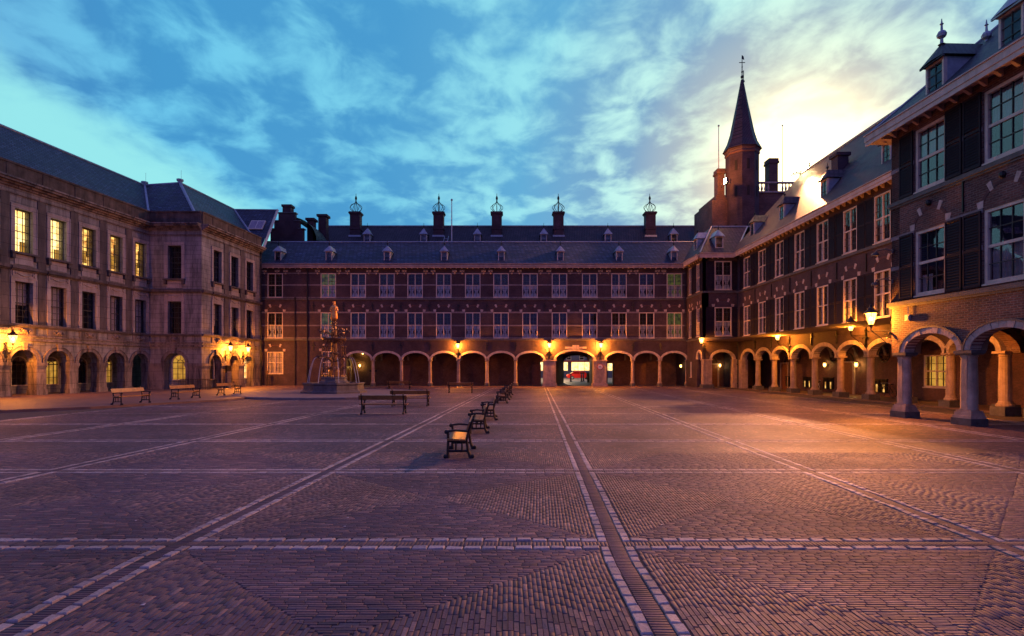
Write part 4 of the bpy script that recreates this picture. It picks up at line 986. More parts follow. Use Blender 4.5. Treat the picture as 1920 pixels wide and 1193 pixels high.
# far end wall and near end wall
q0, q1 = FC.p(0, 0, 0), FC.p(0, -5.0, 0)
FN = Frame(q0[:2], (1, .03), (-.03, 1)); w.wall(FN, 0, 5.2, 4.1, 10.4, (), .4, back=False); w.spandrel(FN, .6, 4.4, ZP, 1.0, 4.1, 0, -.5)
for a, b in ((0, .6), (4.4, 5.2)): w.quad(FN.p(a, 0, ZP), FN.p(b, 0, ZP), FN.p(b, 0, 4.1), FN.p(a, 0, 4.1))
part('wall', w, BRICKR, pav)
n = 15
for a, b in zip(pc[:-1], pc[1:]):
    sc, h = (a+b)/2, (b-a)/2-hw
    for k in range(n):
        t0, t1 = math.pi*k/n+.006, math.pi*(k+1)/n-.006
        m = MB(); m.arch(FC, sc, h-.004, ZP+.002, .616, .2, -.34, .03+.006*(k % 3), 3, t0, t1); part('voussoir', m, STONE, pav)
    m = MB(); m.arch(FC, sc, h+.2, ZP, .82, .05, -.02, .06, 18); part('hood_mould', m, DKST, pav)
for s in pc:
    m = MB(); m.fb(FC, s-.10, s+.10, -.33, .0, .46, ZP-.1); part('pier', m, COLST, pav)
    for sg in (-1, 1):
        m = MB(); c = FC.p(s+sg*.10, -.165, 0); m.lathe([(.19, .46), (.155, .52), (.157, 1.1), (.14, ZP-.28), (.14, ZP-.22), (.165, ZP-.2), (.165, ZP-.17), (.145, ZP-.16), (.185, ZP-.1)], 18, c)
        o = part('half_column', m, COLST, pav); 
        for pl in o.data.polygons: pl.use_smooth = len(pl.vertices) == 4
    m = MB(); m.fb(FC, s-.33, s+.33, -.40, .06, ZP-.1, ZP-.004); m.fb(FC, s-.30, s+.30, -.37, .03, ZP-.14, ZP-.1); part('capital', m, DKST, pav)
    m = MB(); m.fb(FC, s-.37, s+.37, -.44, .11, 0, .22); part('plinth', m, DKST, pav)
    m = MB(); m.fb(FC, s-.34, s+.34, -.41, .08, .22, .30); m.fb(FC, s-.31, s+.31, -.38, .05, .30, .40); m.fb(FC, s-.28, s+.28, -.36, .02, .40, .46); part('base_mould', m, COLST, pav)
for z0, z1, d in ((4.02, 4.16, .12), (7.66, 7.80, .10)):
    m = MB(); m.fb(FC, -.1, L, .003, d, z0, z1); m.fb(FC, -.06, L, .003, d*.5, z0-.07, z0-.002); part('string_course', m, DKST, pav)
for i, s in enumerate(wc):
    seen = i < 3
    window(pav, FC, s, 1.30, 7.88, 10.02, d=-.10, fw=.10, nx=1, nz=2, mx=3, mz=2, each=seen, glassm=GLASSB, bmat=BAR, blind=[(0, 1, .55, 1)], depth=.3, wide=.6)
    window(pav, FC, s, 1.30, 4.28, 6.5, d=-.10, fw=.10, nx=1, nz=2, mx=3, mz=2, each=seen, glassm=GLASSB, bmat=BAR, blind=[(0, 1, 0, .5)] if i == 1 else [(0, .4, 0, .3)], depth=.3, wide=.6)
    for z0, z1 in ((7.84, 10.06), (4.22, 6.5)):
        for a, b in ((s-1.30, s-.69), (s+.69, s+1.30)): shutter(pav, FC, a, b, z0, z1, each=seen and a < 6.4, pitch=.088)
    relieving(pav, FC, s, 1.30, 6.54, .55, qs=.20, qh=.25)
    m = MB(); c = FC.p(s, .05, 7.34); m.ball(c, .09, 8, 5, 1.2); part('boss', m, IRON, pav)
    m = MB(); sp = s+1.33
    if sp < L-.1: m.fb(FC, sp-.02, sp+.02, .004, .05, 6.65, 7.6); part('wall_anchor', m, IRON, pav)
for zc in (5.4, 6.5, 8.95):
    sp = 0.0
    for s in wc+[None]:
        e = s-.67 if s else L
        if e > sp: m = MB(); m.fb(FC, sp, e, .003, .022, zc-.07, zc+.07); part('stone_band', m, BANDST, pav)
        sp = s+.67 if s else e
eave(pav, FC, -.55, L, 10.48, .62, .52, .2)
m = MB(); m.fb(FN, -.6, 4, 0, .55, 10.22, 10.5); part('gutter_board', m, CREAMG, pav)
m = MB(); e0, e1 = FC.p(-.55, .62, 10.5), FC.p(L, .62, 10.5)
r0, r1 = FC.p(2.6, -3.6, 14.47), FC.p(L, -3.6, 14.47); bk = FC.p(-.55, -7.8, 10.5); bk1 = FC.p(L, -7.8, 10.5)
m.quad(e0, e1, r1, r0); m.quad(e0, r0, bk); m.quad(bk, r0, r1, bk1); m.quad(e1, r1, bk1)
roof = part('roof', m, slate('near slate', (.06,.085,.105), (.03,.045,.06), .24, .17, zs=1.43), pav)
m = MB(); m.tube([e0, r0], .06, 6); m.tube([r0, r1], .07, 6); part('ridge', m, LEAD, roof)
for s, tw2 in ((2.15, True), (4.8, True), (7.4, True), (10.0, True)):
    p = FC.p(s, .12, 10.72); dormer(pav, p, FC.rz()+rad(90), .74, 1.12, .62, 2.0, .85, (2, 3), roofmat=slate('dormer slate', (.06,.08,.10), (.045,.06,.075), .2, .12) if s < 3 else LEAD, two=True)
# under the pavilion
m = MB(); m.quad(FC.p(0, -.5, 4.0), FC.p(L, -.5, 4.0), FC.p(L, -5.4, 4.0), FC.p(0, -5.4, 4.0)); part('vault', m, PLAST, pav)
for s in pc[:4]:
    r = MB(); a = FC.p(s, -.5, 0); r.arch(Frame(a[:2], (1, .03), (0, 1)), 2.3, 2.2, 2.3, 1.3, .3, -.14, .14, 10); part('vault_rib', r, PLAST, pav)
for s, r_ in ((-2.0, .19),):
    pass
m = MB(); p0 = FC.p(0.9, -4.6, 0); m.fb(FC, 1.9, 2.9, -5.2, -4.4, 0, 4.0); part('inner_pier', m, DKST, pav)
column(pav, FC, -.1, -4.4, 2.4, .2, .62, .34, dark=1); column(pav, FC, 1.2, -4.4, 2.4, .2, .62, .34, dark=1)
m = MB(); m.fb(FC, L-.3, L, -5.4, -.5, 0, 4.0); m.fb(FC, 4.2, L, -8.3, -7.9, 0, 10.3); part('rear_wall', m, BRICKIN, pav)
m = MB()
for k in range(9): s = 3.4+k*.16; m.fb(FC, s, s+.05, -6.0, -5.95, .1, .95)
m.fb(FC, 3.3, 4.9, -6.02, -5.94, .95, 1.0); m.fb(FC, 3.3, 4.9, -6.02, -5.94, .25, .3); part('railing', m, IRON, pav)

# ================================================================ stone palace on the left
pal = thing('stone_palace', 'grey weathered stone palace with lit tall windows over open arches at far left', 'building', (-29, 38, 0))
FD = Frame((-28+.127*(26-42), 26), (.127, 1), (1, -.127)); sD = lambda y: (y-26)*1.00803
pY = [25.4, 27.17, 29.3, 31.45, 33.6, 35.75, 37.9, 40.07]; pY = [y for y in pY if y > 26]+[42.2]
LW = sD(42.25)
FR = Frame((-28.05, 42), (1, 0), (0, -1)); LR = 28.05-23.96
FP = Frame((-23.96, 42), (.073, 1), (1, -.073)); LP = 8.5
def levels(F, s0, s1, tag_):
    """horizontal mouldings that run the whole length of one face"""
    for nm, z0, z1, d in (('cornice', 3.38, 3.52, .13), ('plinth_course', 3.62, 3.74, .10), ('ledge', 4.26, 4.38, .16), ('string_course', 7.62, 7.82, .20), ('architrave', 11.98, 12.08, .07)):
        m = MB(); m.fb(F, s0, s1, .003, d, z0, z1)
        if nm in ('ledge', 'string_course'): m.fb(F, s0, s1, .003, d*.6, z0-.07, z0-.002)
        part(nm, m, ASHD if nm in ('ledge', 'string_course') else ASHT, pal)
    m = MB(); m.fb(F, s0, s1, .003, .14, 12.38, 12.5); m.fb(F, s0, s1, .003, .30, 12.502, 12.62); m.fb(F, s0, s1, .003, .52, 12.622, 12.74); m.fb(F, s0, s1, .003, .60, 12.742, 12.86); part('main_cornice', m, ASHT, pal)
    m = MB(); m.fb(F, s0, s1, -.35, .10, 12.862, 13.72); m.fb(F, s0, s1, -.38, .16, 13.722, 13.84)
    s = s0+1.2
    while s < s1-.8: m.fb(F, s, s+.45, .10, .13, 12.9, 13.7); s += 2.15
    part('parapet', m, PARA, pal)
def sash(F, sc, z0, z1, lit, blind=None, w=1.06, mx=3, mz=3):
    window(pal, F, sc, w, z0, z1, d=-.26, fw=.05, nx=1, nz=2, mx=mx, mz=mz, fmat=BAR if lit is None else BAR, bmat=BAR, lit=lit, blind=blind, depth=.34, wide=.48, decor=[] if lit is None else [(.3+.2*random.random(), .75+.2*random.random(), .12, .42+.1*random.random()), (.9, 1.25, .3, .8)] if lit is LITW else [(.75, 1.3, 0, .3)])
def surround(F, sc, z0, z1, frieze, w=1.06, j=.2):
    m = MB(); h = w/2
    m.fb(F, sc-h-j, sc-h, -.01, .055, z0, z1+j); m.fb(F, sc+h, sc+h+j, -.01, .055, z0, z1+j); m.fb(F, sc-h, sc+h, -.01, .055, z1, z1+j)
    m.fb(F, sc-h-j-.05, sc-h-j, -.01, .085, z0, z1+j+.05); m.fb(F, sc+h+j, sc+h+j+.05, -.01, .085, z0, z1+j+.05); m.fb(F, sc-h-j, sc+h+j, -.01, .085, z1+j, z1+j+.05)
    o = part('window_surround', m, ASHL, pal)
    if frieze:
        m = MB(); m.fb(F, sc-h-j-.05, sc+h+j+.05, -.01, .045, z1+j+.051, z1+.638); part('frieze', m, ASHL, o)
        m = MB(); m.fb(F, sc-h-j-.12, sc+h+j+.12, -.01, .28, z1+.72, z1+.86); m.fb(F, sc-h-j-.1, sc+h+j+.1, -.01, .18, z1+.64, z1+.718); part('hood', m, ASHD, o)
        m = MB(); pts = [F.p(sc-h+.02+(2*h-.04)*k/10, .075, z1+.52-.16*math.sin(math.pi*k/10)) for k in range(11)]; m.tube(pts, [.018+.028*math.sin(math.pi*k/10) for k in range(11)], 6)
        for sg in (-1, 1): m.lathe([(.05, -.1), (.06, 0), (.03, .06)], 6, F.p(sc+sg*(h-.01), .07, z1+.5)); m.fb(F, sc+sg*(h+.12)-.06, sc+sg*(h+.12)+.06, .05, .10, z1+.3, z1+.6)
        part('garland', m, ASHL, o)
    else:
        m = MB(); m.fb(F, sc-h-j-.1, sc+h+j+.1, -.01, .24, z0-.12, z0-.002)
        for sg in (-1, 1): m.fb(F, sc+sg*(h+j-.05)-.09, sc+sg*(h+j-.05)+.09, .003, .18, z0-.42, z0-.122)
        part('sill', m, ASHD, o)
        m = MB(); m.fb(F, sc-h-.02, sc+h+.02, .003, .05, z0-.72, z0-.14); part('apron', m, ASHL, o)
def face(F, L0, L1, centers, lits, arch_c, blinds, open_depth=0, a=.78, groundwin=None):
    ops = []
    for s in centers: ops += [(s-.53, s+.53, 8.63, 11.2), (s-.53, s+.53, 4.40, 6.9)]
    w = MB(); w.wall(F, L0, L1, 3.3, 12.9, ops, .55)
    pr = L0; zsp = 2.1
    for s in arch_c:
        s0, s1 = s-a, s+a; w.spandrel(F, s0, s1, zsp, a, 3.3, 0, -.6, 16)
        for d in (0, -.6): w.quad(F.p(pr, d, zsp), F.p(s0, d, zsp), F.p(s0, d, 3.3), F.p(pr, d, 3.3))
        w.quad(F.p(pr, 0, zsp), F.p(s0, 0, zsp), F.p(s0, -.6, zsp), F.p(pr, -.6, zsp)); pr = s1
    for d in (0, -.6): w.quad(F.p(pr, d, zsp), F.p(L1, d, zsp), F.p(L1, d, 3.3), F.p(pr, d, 3.3))
    part('wall', w, ASH, pal)
    for s in arch_c:
        m = MB(); m.arch(F, s, a-.004, zsp, a-.004, .2, -.2, .05, 16); m.arch(F, s, a+.2, zsp, a+.2, .045, -.01, .085, 16); o = part('archivolt', m, ASHT, pal)
        m = MB(); m.hexa([F.p(s-.10, -.1, zsp+a-.05), F.p(s+.10, -.1, zsp+a-.05), F.p(s+.10, .14, zsp+a-.05), F.p(s-.10, .14, zsp+a-.05), F.p(s-.15, -.1, zsp+a+.40), F.p(s+.15, -.1, zsp+a+.40), F.p(s+.15, .14, zsp+a+.40), F.p(s-.15, .14, zsp+a+.40)]); part('keystone', m, ASHT, o)
    bo = [L0]+[x for s in arch_c for x in (s-a, s+a)]+[L1]
    for k in range(0, len(bo), 2):
        a0, a1 = bo[k], bo[k+1]
        if a1-a0 < .05: continue
        m = MB(); m.fb(F, a0, a1, -.62, .01, .0, 1.9); m.fb(F, a0-.04, a1+.04, -.66, .07, .0, .42); m.fb(F, a0-.05, a1+.05, -.67, .08, 1.9, 2.098); m.fb(F, a0-.02, a1+.02, -.63, .045, 1.78, 1.9); part('pier', m, ASHT, pal)
    for s, l1, l0 in zip(centers, lits[0], lits[1]):
        sash(F, s, 8.63, 11.2, l1); sash(F, s, 4.40, 6.9, l0, blinds.get(round(s, 2)))
        surround(F, s, 8.63, 11.2, False); surround(F, s, 4.40, 6.9, True)
        m = MB(); m.fb(F, s-.72, s+.72, .004, .05, 3.76, 4.18); o = part('relief_panel', m, ASHT, pal)
        m = MB(); m.ball(F.p(s, .05, 3.97), .16, 8, 5, .9)
        for q in range(6): t = q*math.pi/3; m.ball(F.p(s+.3*math.cos(t), .05, 3.97+.13*math.sin(t)), .08, 6, 4)
        part('carving', m, ASHT, o)
cw = [sD((a+b)/2) for a, b in zip(pY[:-1], pY[1:])]
nW = len(cw)
lit1 = [LITH]*(nW-3)+[LITW, LITW, LITW]; lit0 = [None]*nW
face(FD, 0, LW, cw, (lit1, lit0), cw, {round(cw[-5], 2): [(.2, 1, .45, 1)], round(cw[-4], 2): [(.05, .95, 0, 1)], round(cw[-2], 2): [(.45, .95, 0, 1)], round(cw[-1], 2): [(.5, .95, 0, 1)]})
levels(FD, 0, LW, 'w')
for k in range(nW-1):
    m = MB(); s = (cw[k]+cw[k+1])/2; m.fb(FD, s-.26, s+.26, .004, .06, 7.83, 11.97); m.fb(FD, s-.24, s+.24, .004, .05, 4.4, 7.5); part('pilaster', m, ASHD, pal)
face(FR, .02, LR, [2.02], ([None], [None]), [2.02], {}, a=.82)
levels(FR, .02, LR+.003, 'r')
cp = [1.95, 4.35, 6.65]
face(FP, 0, LP, cp, ([None]*3, [None]*3), [1.75, 4.25, 6.5], {1.95: [(.1, .9, .3, 1)], 4.35: [(.1, .9, 0, 1)]}, a=.72)
levels(FP, 0, LP, 'p')
for s in (3.15, 5.5): m = MB(); m.fb(FP, s-.3, s+.3, .004, .06, 4.4, 11.97); part('pilaster', m, ASHD, pal)
# ground floor behind the arches
m = MB(); m.wall(FD.shift(0, -2.9), -.2, LW+3, 0, 3.4, [(s-.55, s+.55, .6, 2.2) for s in cw], .25, back=False); m.quad(*[FD.p(0, d, z) for d, z in ((-.5, 0), (-3, 0), (-3, 3.4), (-.5, 3.4))]); part('arcade_wall', m, ASH, pal)
for k, s in enumerate(cw): arched_window(pal, FD.shift(0, -2.9), s, 1.05, .6, 2.0, .02, CREAM, LITD if k in (nW-3, nW-1) else None, depth=.2)
m = MB(); m.quad(FD.p(0, -.5, 3.3), FD.p(LW+3, -.5, 3.3), FD.p(LW+3, -3, 3.3), FD.p(0, -3, 3.3)); part('vault', m, PLAST, pal)
m = MB(); m.fb(FR, 0, LR-.02, -1.0, -.62, 0, 3.3); m.fb(FP, 0, LP, -.95, -.62, 0, 3.3); part('infill_wall', m, ASH, pal)
arched_window(pal, FR, 2.15, 1.3, .78, 2.15, -.5, CREAM, LITD, mz=3, depth=.105, pad=.03)
arched_window(pal, FP, 1.75, 1.05, .8, 2.15, -.5, CREAM, None, depth=.105, pad=.03); arched_window(pal, FP, 6.5, 1.05, .8, 2.15, -.5, CREAM, LITH, depth=.105, pad=.03)
m = MB(); m.fb(FP, 3.7, 4.8, -.615, -.55, .1, 2.1); m.arch(FP, 4.25, .05, 2.1, .05, .55, -.615, -.56, 10)
for a in (3.78, 4.29):
    for z0, z1 in ((.3, 1.0), (1.1, 2.0)): m.fb(FP, a, a+.43, -.55, -.53, z0, z1)
part('door', m, DOOR, pal)
drainpipe(pal, FP, LP-.12, .1, 12.3, .06, .12)
# roofs
m = MB()
rd0, rd1 = FD.p(-.5, -5.0, 17.8), FD.p(sD(47.2), -5.0, 17.8)
e0, e1 = FD.p(-.5, -.5, 13.4), FD.p(sD(42.6), -.5, 13.4)
P1 = (-28.8, 47.2, 17.8); P2 = (-28.1, 55.0, 17.75); P3 = (-23.7, 55.0, 17.7)
A, B = (-27.8, 42.6, 13.4), (-24.6, 42.6, 13.4); Dn = (-23.9, 50.8, 13.2)
m.quad(e0, e1, rd1, rd0); m.quad(e1, B, P1, rd1); m.quad(B, Dn, (-23.5, 51.2, 13.1), P2, P1); m.quad((-23.5, 50.9, 12.9), P3, P2)
m.quad(rd0, rd1, (-40, 47.2, 13.0), (-40, 26, 13.0)); m.quad(rd1, P1, P2, (-40, 60, 13), (-40, 47.2, 13.0))
roof = part('roof', m, SLATE, pal)
m = MB(); m.tube([e1, rd1], .13, 6); m.tube([B, P1], .13, 6); m.tube([rd1, P1, P2], .1, 6); m.tube([P2, P3], .08, 6); m.tube([rd0, rd1], .1, 6); m.tube([P2, (-23.8, 51.0, 13.3)], .10, 6); part('ridge', m, LEAD, roof)
m = MB(); m.tube([P3, (-23.3, 50.9, 12.9)], .14, 4); part('verge_board', m, CREAM, roof)
for p in (rd1, P1): m = MB(); m.lathe([(.2, 0), (.2, .2), (.28, .22), (.28, .36)], 8, (p[0], p[1], p[2]-.05)); m.tube([(p[0]+.1, p[1], p[2]+.3), (p[0]+.1, p[1], p[2]+1.1)], .012, 4); part('hip_cap', m, LEAD, roof)
def skl(a, b):  # point on the end slope
    o, u, v = Vector((-23.5, 50.9, 12.9)), Vector(P3)-Vector((-23.5, 50.9, 12.9)), Vector(P2)-Vector(P3)
    n_ = u.cross(v).normalized(); n_ = n_ if n_.y < 0 else -n_
    return o+u*a+v*b, n_
m = MB(); q = [skl(a, b)[0] for a, b in ((.46, .14), (.46, .46), (.68, .46), (.68, .14))]; nn = skl(0, 0)[1]
m.prism([tuple(x+nn*.02) for x in q], tuple(nn*.12)); part('skylight', m, CREAM, roof)
for b0, b1 in ((.16, .29), (.31, .44)): m = MB(); q = [skl(a, b)[0] for a, b in ((.48, b0), (.48, b1), (.66, b1), (.66, b0))]; m.prism([tuple(x+nn*.145) for x in q], tuple(nn*.01)); part('pane', m, GLASSB, roof)
# ================================================================ lamps
def pt_light(par, loc, watts, col=(1, .275, .02), r=.09):
    l = bpy.data.lights.new('lamp_light', 'POINT'); l.energy = watts*S*S; l.color = col; l.shadow_soft_size = r*S
    o = bpy.data.objects.new('lamp_light', l); COL.objects.link(o); o.parent = par; o.location = [c*S for c in loc]; return o
def lantern_proto(proj):
    """local: wall plane x=0, +X out of the wall; origin at the wall plate"""
    t = thing('wall_lantern', 'x', 'lantern', (0, 0, 0))
    m = MB(); m.box(-.0, .05, -.05, .05, -.45, .45); m.box(.0, .045, -.14, .14, -.02, .06)
    for z in (-.45, .45): m.ball((.03, 0, z), .07, 6, 4)
    for s in (-1, 1): m.ball((.03, s*.16, .02), .06, 6, 4)
    part('wall_plate', m, IRON, t, local=True)
    m = MB(); P = [(.03, 0, .12), (proj*.5, 0, .13), (proj-.06, 0, .14), (proj, 0, .2), (proj, 0, .3)]; m.tube(P, .022, 5)
    m.tube([(.03, 0, -.42), (proj*.3, 0, -.38), (proj*.55, 0, -.15), (proj*.8, 0, .02), (proj, 0, .15)], .018, 5)
    m.tube([(proj*.30+.1*math.cos(a), 0, -.08+.1*math.sin(a)) for a in np.linspace(0, 5.2, 12)], .013, 4)
    part('bracket', m, IRON, t, local=True)
    m = MB(); z0 = .42; m.lathe([(.03, -.14), (.06, -.1), (.035, -.05), (.09, -.03), (.105, 0)], 8, (proj, 0, z0), rot=math.pi/4)
    m.lathe([(.27, .46), (.28, .5), (.16, .6), (.13, .62), (.14, .66), (.05, .74), (.06, .78), (.015, .86)], 8, (proj, 0, z0), rot=math.pi/8)
    part('cap', m, IRON, t, local=True)
    m = MB()
    for k in range(6): a = math.pi*k/3; m.tube([(proj+.105*math.cos(a), .105*math.sin(a), z0), (proj+.235*math.cos(a), .235*math.sin(a), z0+.46)], .011, 4)
    part('frame', m, IRON, t, local=True)
    m = MB(); m.lathe([(.098, 0.003), (.228, .457)], 6, (proj, 0, z0), cap=False); part('lamp_glass', m, LAMPG, t, local=True)
    m = MB(); m.ball((proj, 0, z0+.24), .055, 8, 6, 1.4); part('bulb', m, BULB, t, local=True)
    return t
PROTO = {k: lantern_proto(k) for k in (.85, .48, .34)}; first = {.85, .48, .34}
def lantern(label, loc, rz, watts, sc=1.0, proj=.85):
    if proj in first: t = PROTO[proj]; first.discard(proj)
    else: t = copy_tree(PROTO[proj])
    t.location = [c*S for c in loc]; t.rotation_euler = (0, 0, rz); t['label'] = label; t['group'] = 'wall lanterns round the square'; t.scale = (sc,)*3
    pt_light(t, (proj, 0, .40+.26), watts)
    return t
LAMPW = 3900
dn, lf, rt = rad(-90), rad(180), 0.0
fl = [('wall lantern lit at the left, over a column of the far arcade', 859.3, 3.15), ('lit wall lantern above the left pier of the gateway arch', 1029.5, 3.2), ('lit wall lantern above the right pier with the round sign', 1125.5, 3.2)]
for lb, p, z in fl: lantern(lb, ((p-960)/20, 50.93, z), dn, LAMPW*.95, .95, .34)
lantern('lit wall lantern on the front corner of the right corner block', (16.42, 46.52, 3.45), rad(-135), LAMPW*.5, .95, .48)
lantern('lit wall lantern on a scroll arm midway along the shuttered wing arcade', (19.24, 37.75, 3.3), lf, LAMPW, .95)
lantern('lit wall lantern on the shuttered wing nearest the pavilion arches', (19.24, 29.6, 3.4), lf, LAMPW, .95)
lantern('large lit lantern reaching out from the far corner of the near pavilion', (14.1, 20.12, 3.05), rad(118), LAMPW*1.15, .92)
p = FD.p(sD(31.45), .1, 2.8); lantern('lit wall lantern on the long arched front of the stone palace, far left', p, FD.rz(), LAMPW*.6, .95, .48)
for s, lb in ((2.9, 'left lantern of the pair lit over the stone palace door'), (5.5, 'right lantern of the pair lit over the stone palace door')):
    p = FP.p(s, .1, 2.75); lantern(lb, p, FP.rz(), LAMPW*.45, .92, .48)
def small_lamp(label, loc, rz, watts, col=(1, .55, .15)):
    t = thing('arcade_lamp', label, 'lamp', loc, rz, 'small lamps inside the arcades')
    m = MB(); m.box(0, .04, -.06, .06, -.1, .1); m.tube([(.04, 0, 0), (.2, 0, .03)], .02, 5); m.lathe([(.10, .16), (.02, .26)], 8, (.2, 0, 0)); part('bracket', m, IRON, t, local=True)
    m = MB(); m.lathe([(.05, -.12), (.1, .0), (.085, .155)], 8, (.2, 0, 0)); part('lamp_glass', m, LAMPG, t, local=True)
    m = MB(); m.ball((.2, 0, .02), .05, 8, 5); part('bulb', m, BULB, t, local=True)
    pt_light(t, (.2, 0, .02), watts, col, .06)
small_lamp('small lamp at the far right end inside the far arcade', (16.3, 51.9, 1.9), lf, 22, (1, .8, .4))
small_lamp('small lamp glowing beside the oak door under the corner block', (18.85, 49.5, 1.95), dn, 30, (1, .7, .3))
small_lamp('small lamp beside the panelled door inside the shuttered wing arcade', (22.15, 34.7, 1.95), lf, 150)
small_lamp('tiny lamp half hidden by a column inside the shuttered wing arcade', (22.15, 38.2, 1.95), lf, 50)
small_lamp('lamp beside the bright arched doorway at the left end of the far arcade', (-15.2, 54.5, 1.95), dn, 130, (1, .62, .14))
small_lamp('ceiling height lamp over the arched doorway at the left end of the far arcade', (-14.9, 54.5, 3.2), dn, 60, (1, .62, .2))
small_lamp('lamp on the rear wall under the near pavilion arches', FC.p(7.2, -7.8, 2.2), FC.rz(), 160, (1, .42, .14))
small_lamp('dim lamp inside the left palace arcade behind the first arch', FD.p(sD(32.6), -2.85, 2.5), FD.rz(), 80, (1, .42, .12))

# ---------------------------------------------------------------- the two floodlights by the tower
def flood(label, loc, target, watts, col, spot=30, blend=.5, wide=3.0, roof_fill=0, heads=(0,)):
    d = (Vector(target)-Vector(loc)); rz = math.atan2(d.y, d.x)
    t = thing('floodlight', label, 'floodlight', loc, rz, 'floodlights on the roofs')
    for k in heads:
        m = MB(); m.box(-.22, 0, k-.23, k+.23, -.26, .26); m.box(-.32, -.22, k-.14, k+.14, -.12, .12); o = part('housing', m, IRON, t, local=True)
        m = MB(); m.box(.001, .02, k-.20, k+.20, -.22, .22); part('lens', m, FLOODG, o, local=True)
    m = MB(); m.tube([(-.1, -.77, 0), (-.1, -.77, -.38), (-.1, .77, -.38), (-.1, .77, 0)], .03, 4); m.box(-.14, -.06, -.04, .04, -1.6, -.35); part('bracket', m, IRON, t, local=True)
    if roof_fill: pt_light(t, (1.5, 0, .9), roof_fill, (1, .30, .05), .2)  # added point light in mid-air off the fixture, warms nearby roof and tower
    l = bpy.data.lights.new('flood_light', 'SPOT'); l.energy = watts; l.color = col; l.spot_size = rad(spot); l.spot_blend = blend; l.shadow_soft_size = .25
    o = bpy.data.objects.new('flood_light', l); COL.objects.link(o); o.parent = t; o.location = (.12, 0, 0)
    o.rotation_euler = (Matrix.Rotation(-rz, 3, 'Z') @ d).to_track_quat('-Z', 'Y').to_euler(); o.scale = (wide, 1, 1)
flood('blazing floodlight at the far end of the shuttered wing ridge', (23.9, 45.2, 18.35), (-8, 20, 0), 105000, (1, .37, .15), 36, .5, 2.1, 350, (-.5, 0, .5))
flood('blazing floodlight on the chimney left of the spire tower', (20.75, 53.0, 19.95), (-24, 44, 6), 26000, (1, .40, .2), 30, .6, 1.3, 1000)

# ================================================================ benches
def bench_proto(L, label):
    """local: long axis X, sitter faces -Y"""
    t = thing('park_bench', label, 'bench', (0, 0, 0), 0, 'benches in the square')
    for x in (-L/2+.12, L/2-.12):
        m = MB(); r = .024
        m.tube([(x, -.20, .0), (x, -.20, .12), (x, -.19, .36), (x, -.20, .54)], [.04, .028, .026, .026], 6)       # front leg up to the arm
        m.tube([(x, .26, .0), (x, .20, .14), (x, .17, .36), (x, .22, .55), (x, .29, .76)], [.04, .028, .028, .026, .022], 6)
        m.tube([(x, -.19, .34), (x, .17, .33)], r, 5); m.tube([(x, -.20, .14), (x, .20, .14)], r, 5)
        m.tube([(x, -.04, .14), (x, -.04, .33)], .018, 5); m.tube([(x, .08, .14), (x, .08, .33)], .018, 5)
        m.tube([(x, -.22, .53), (x, -.05, .55), (x, .21, .53)], .024, 6); m.ball((x, -.23, .52), .045, 7, 5)
        m.ball((x, -.25, .035), .045, 7, 4); m.ball((x, .29, .035), .045, 7, 4); m.ball((x, .30, .77), .03, 6, 4)
        part('bench_end', m, IRON, t, local=True)
    for y0, y1, z in ((-.20, -.085, .36), (-.075, .04, .355), (.05, .155, .35)):
        m = MB(); m.box(-L/2, L/2, y0, y1, z, z+.035); part('seat_board', m, WOOD, t, local=True)
    M = Matrix.Translation((0, .205, .56)) @ Matrix.Rotation(rad(-18), 4, 'X')
    m = MB(M); m.box(-L/2, L/2, -.035, -.005, -.01, .17); part('back_board', m, WOOD, t, local=True)
    return t
def put(t, x, y, rz, z=0.0): t.location = (x*S, y*S, z*S); t.rotation_euler = (0, 0, rz)
A = bench_proto(1.45, 'nearest bench of the receding row, its seat catching yellow light')
rowdir = math.atan2(1, .04)
row = [11.4, 15.4, 19.1, 27.7, 30.5, 33.0, 35.8]
lbl = ['nearest bench of the receding row, its seat catching yellow light', 'second bench of the receding row, just behind the nearest', 'third bench of the receding row, last before the gap', 'first bench beyond the gap in the receding row',
       'second bench beyond the gap in the receding row', 'next to last bench at the far end of the receding row', 'farthest bench of the receding row, near the far arcade']
for k, y in enumerate(row):
    b = A if k == 0 else copy_tree(A); b['label'] = lbl[k]
    put(b, -1.12+.035*(y-10.7), y, rad(-90)+.035)
B = bench_proto(1.85, 'x')
oth = [((-4.97, 21.1), rad(180), 0, 'dark bench seen from behind in the middle of the square, the closer of two'), ((-4.73, 25.4), rad(180), 0, 'dark bench seen from behind, overlapped by the closer one in mid square'),
       ((-3.65, 38.6), rad(180), 0, 'small far bench seen from behind before the middle of the arcade'), ((-8.8, 42.5), rad(180), 0, 'small far bench right of the fountain, before the arcade'),
       ((-17.75, 25.4), FD.rz()+rad(90), .1, 'largest orange lit bench on the left sidewalk facing the square'), ((-17.75, 29.6), FD.rz()+rad(90), .1, 'middle bench of the three on the left sidewalk'),
       ((-17.55, 33.8), FD.rz()+rad(90), .1, 'farthest bench of the three on the left sidewalk, by the fountain kerb')]
for k, ((x, y), rz, z, lb) in enumerate(oth):
    b = B if k == 0 else copy_tree(B); b['label'] = lb; put(b, x, y, rz, z)

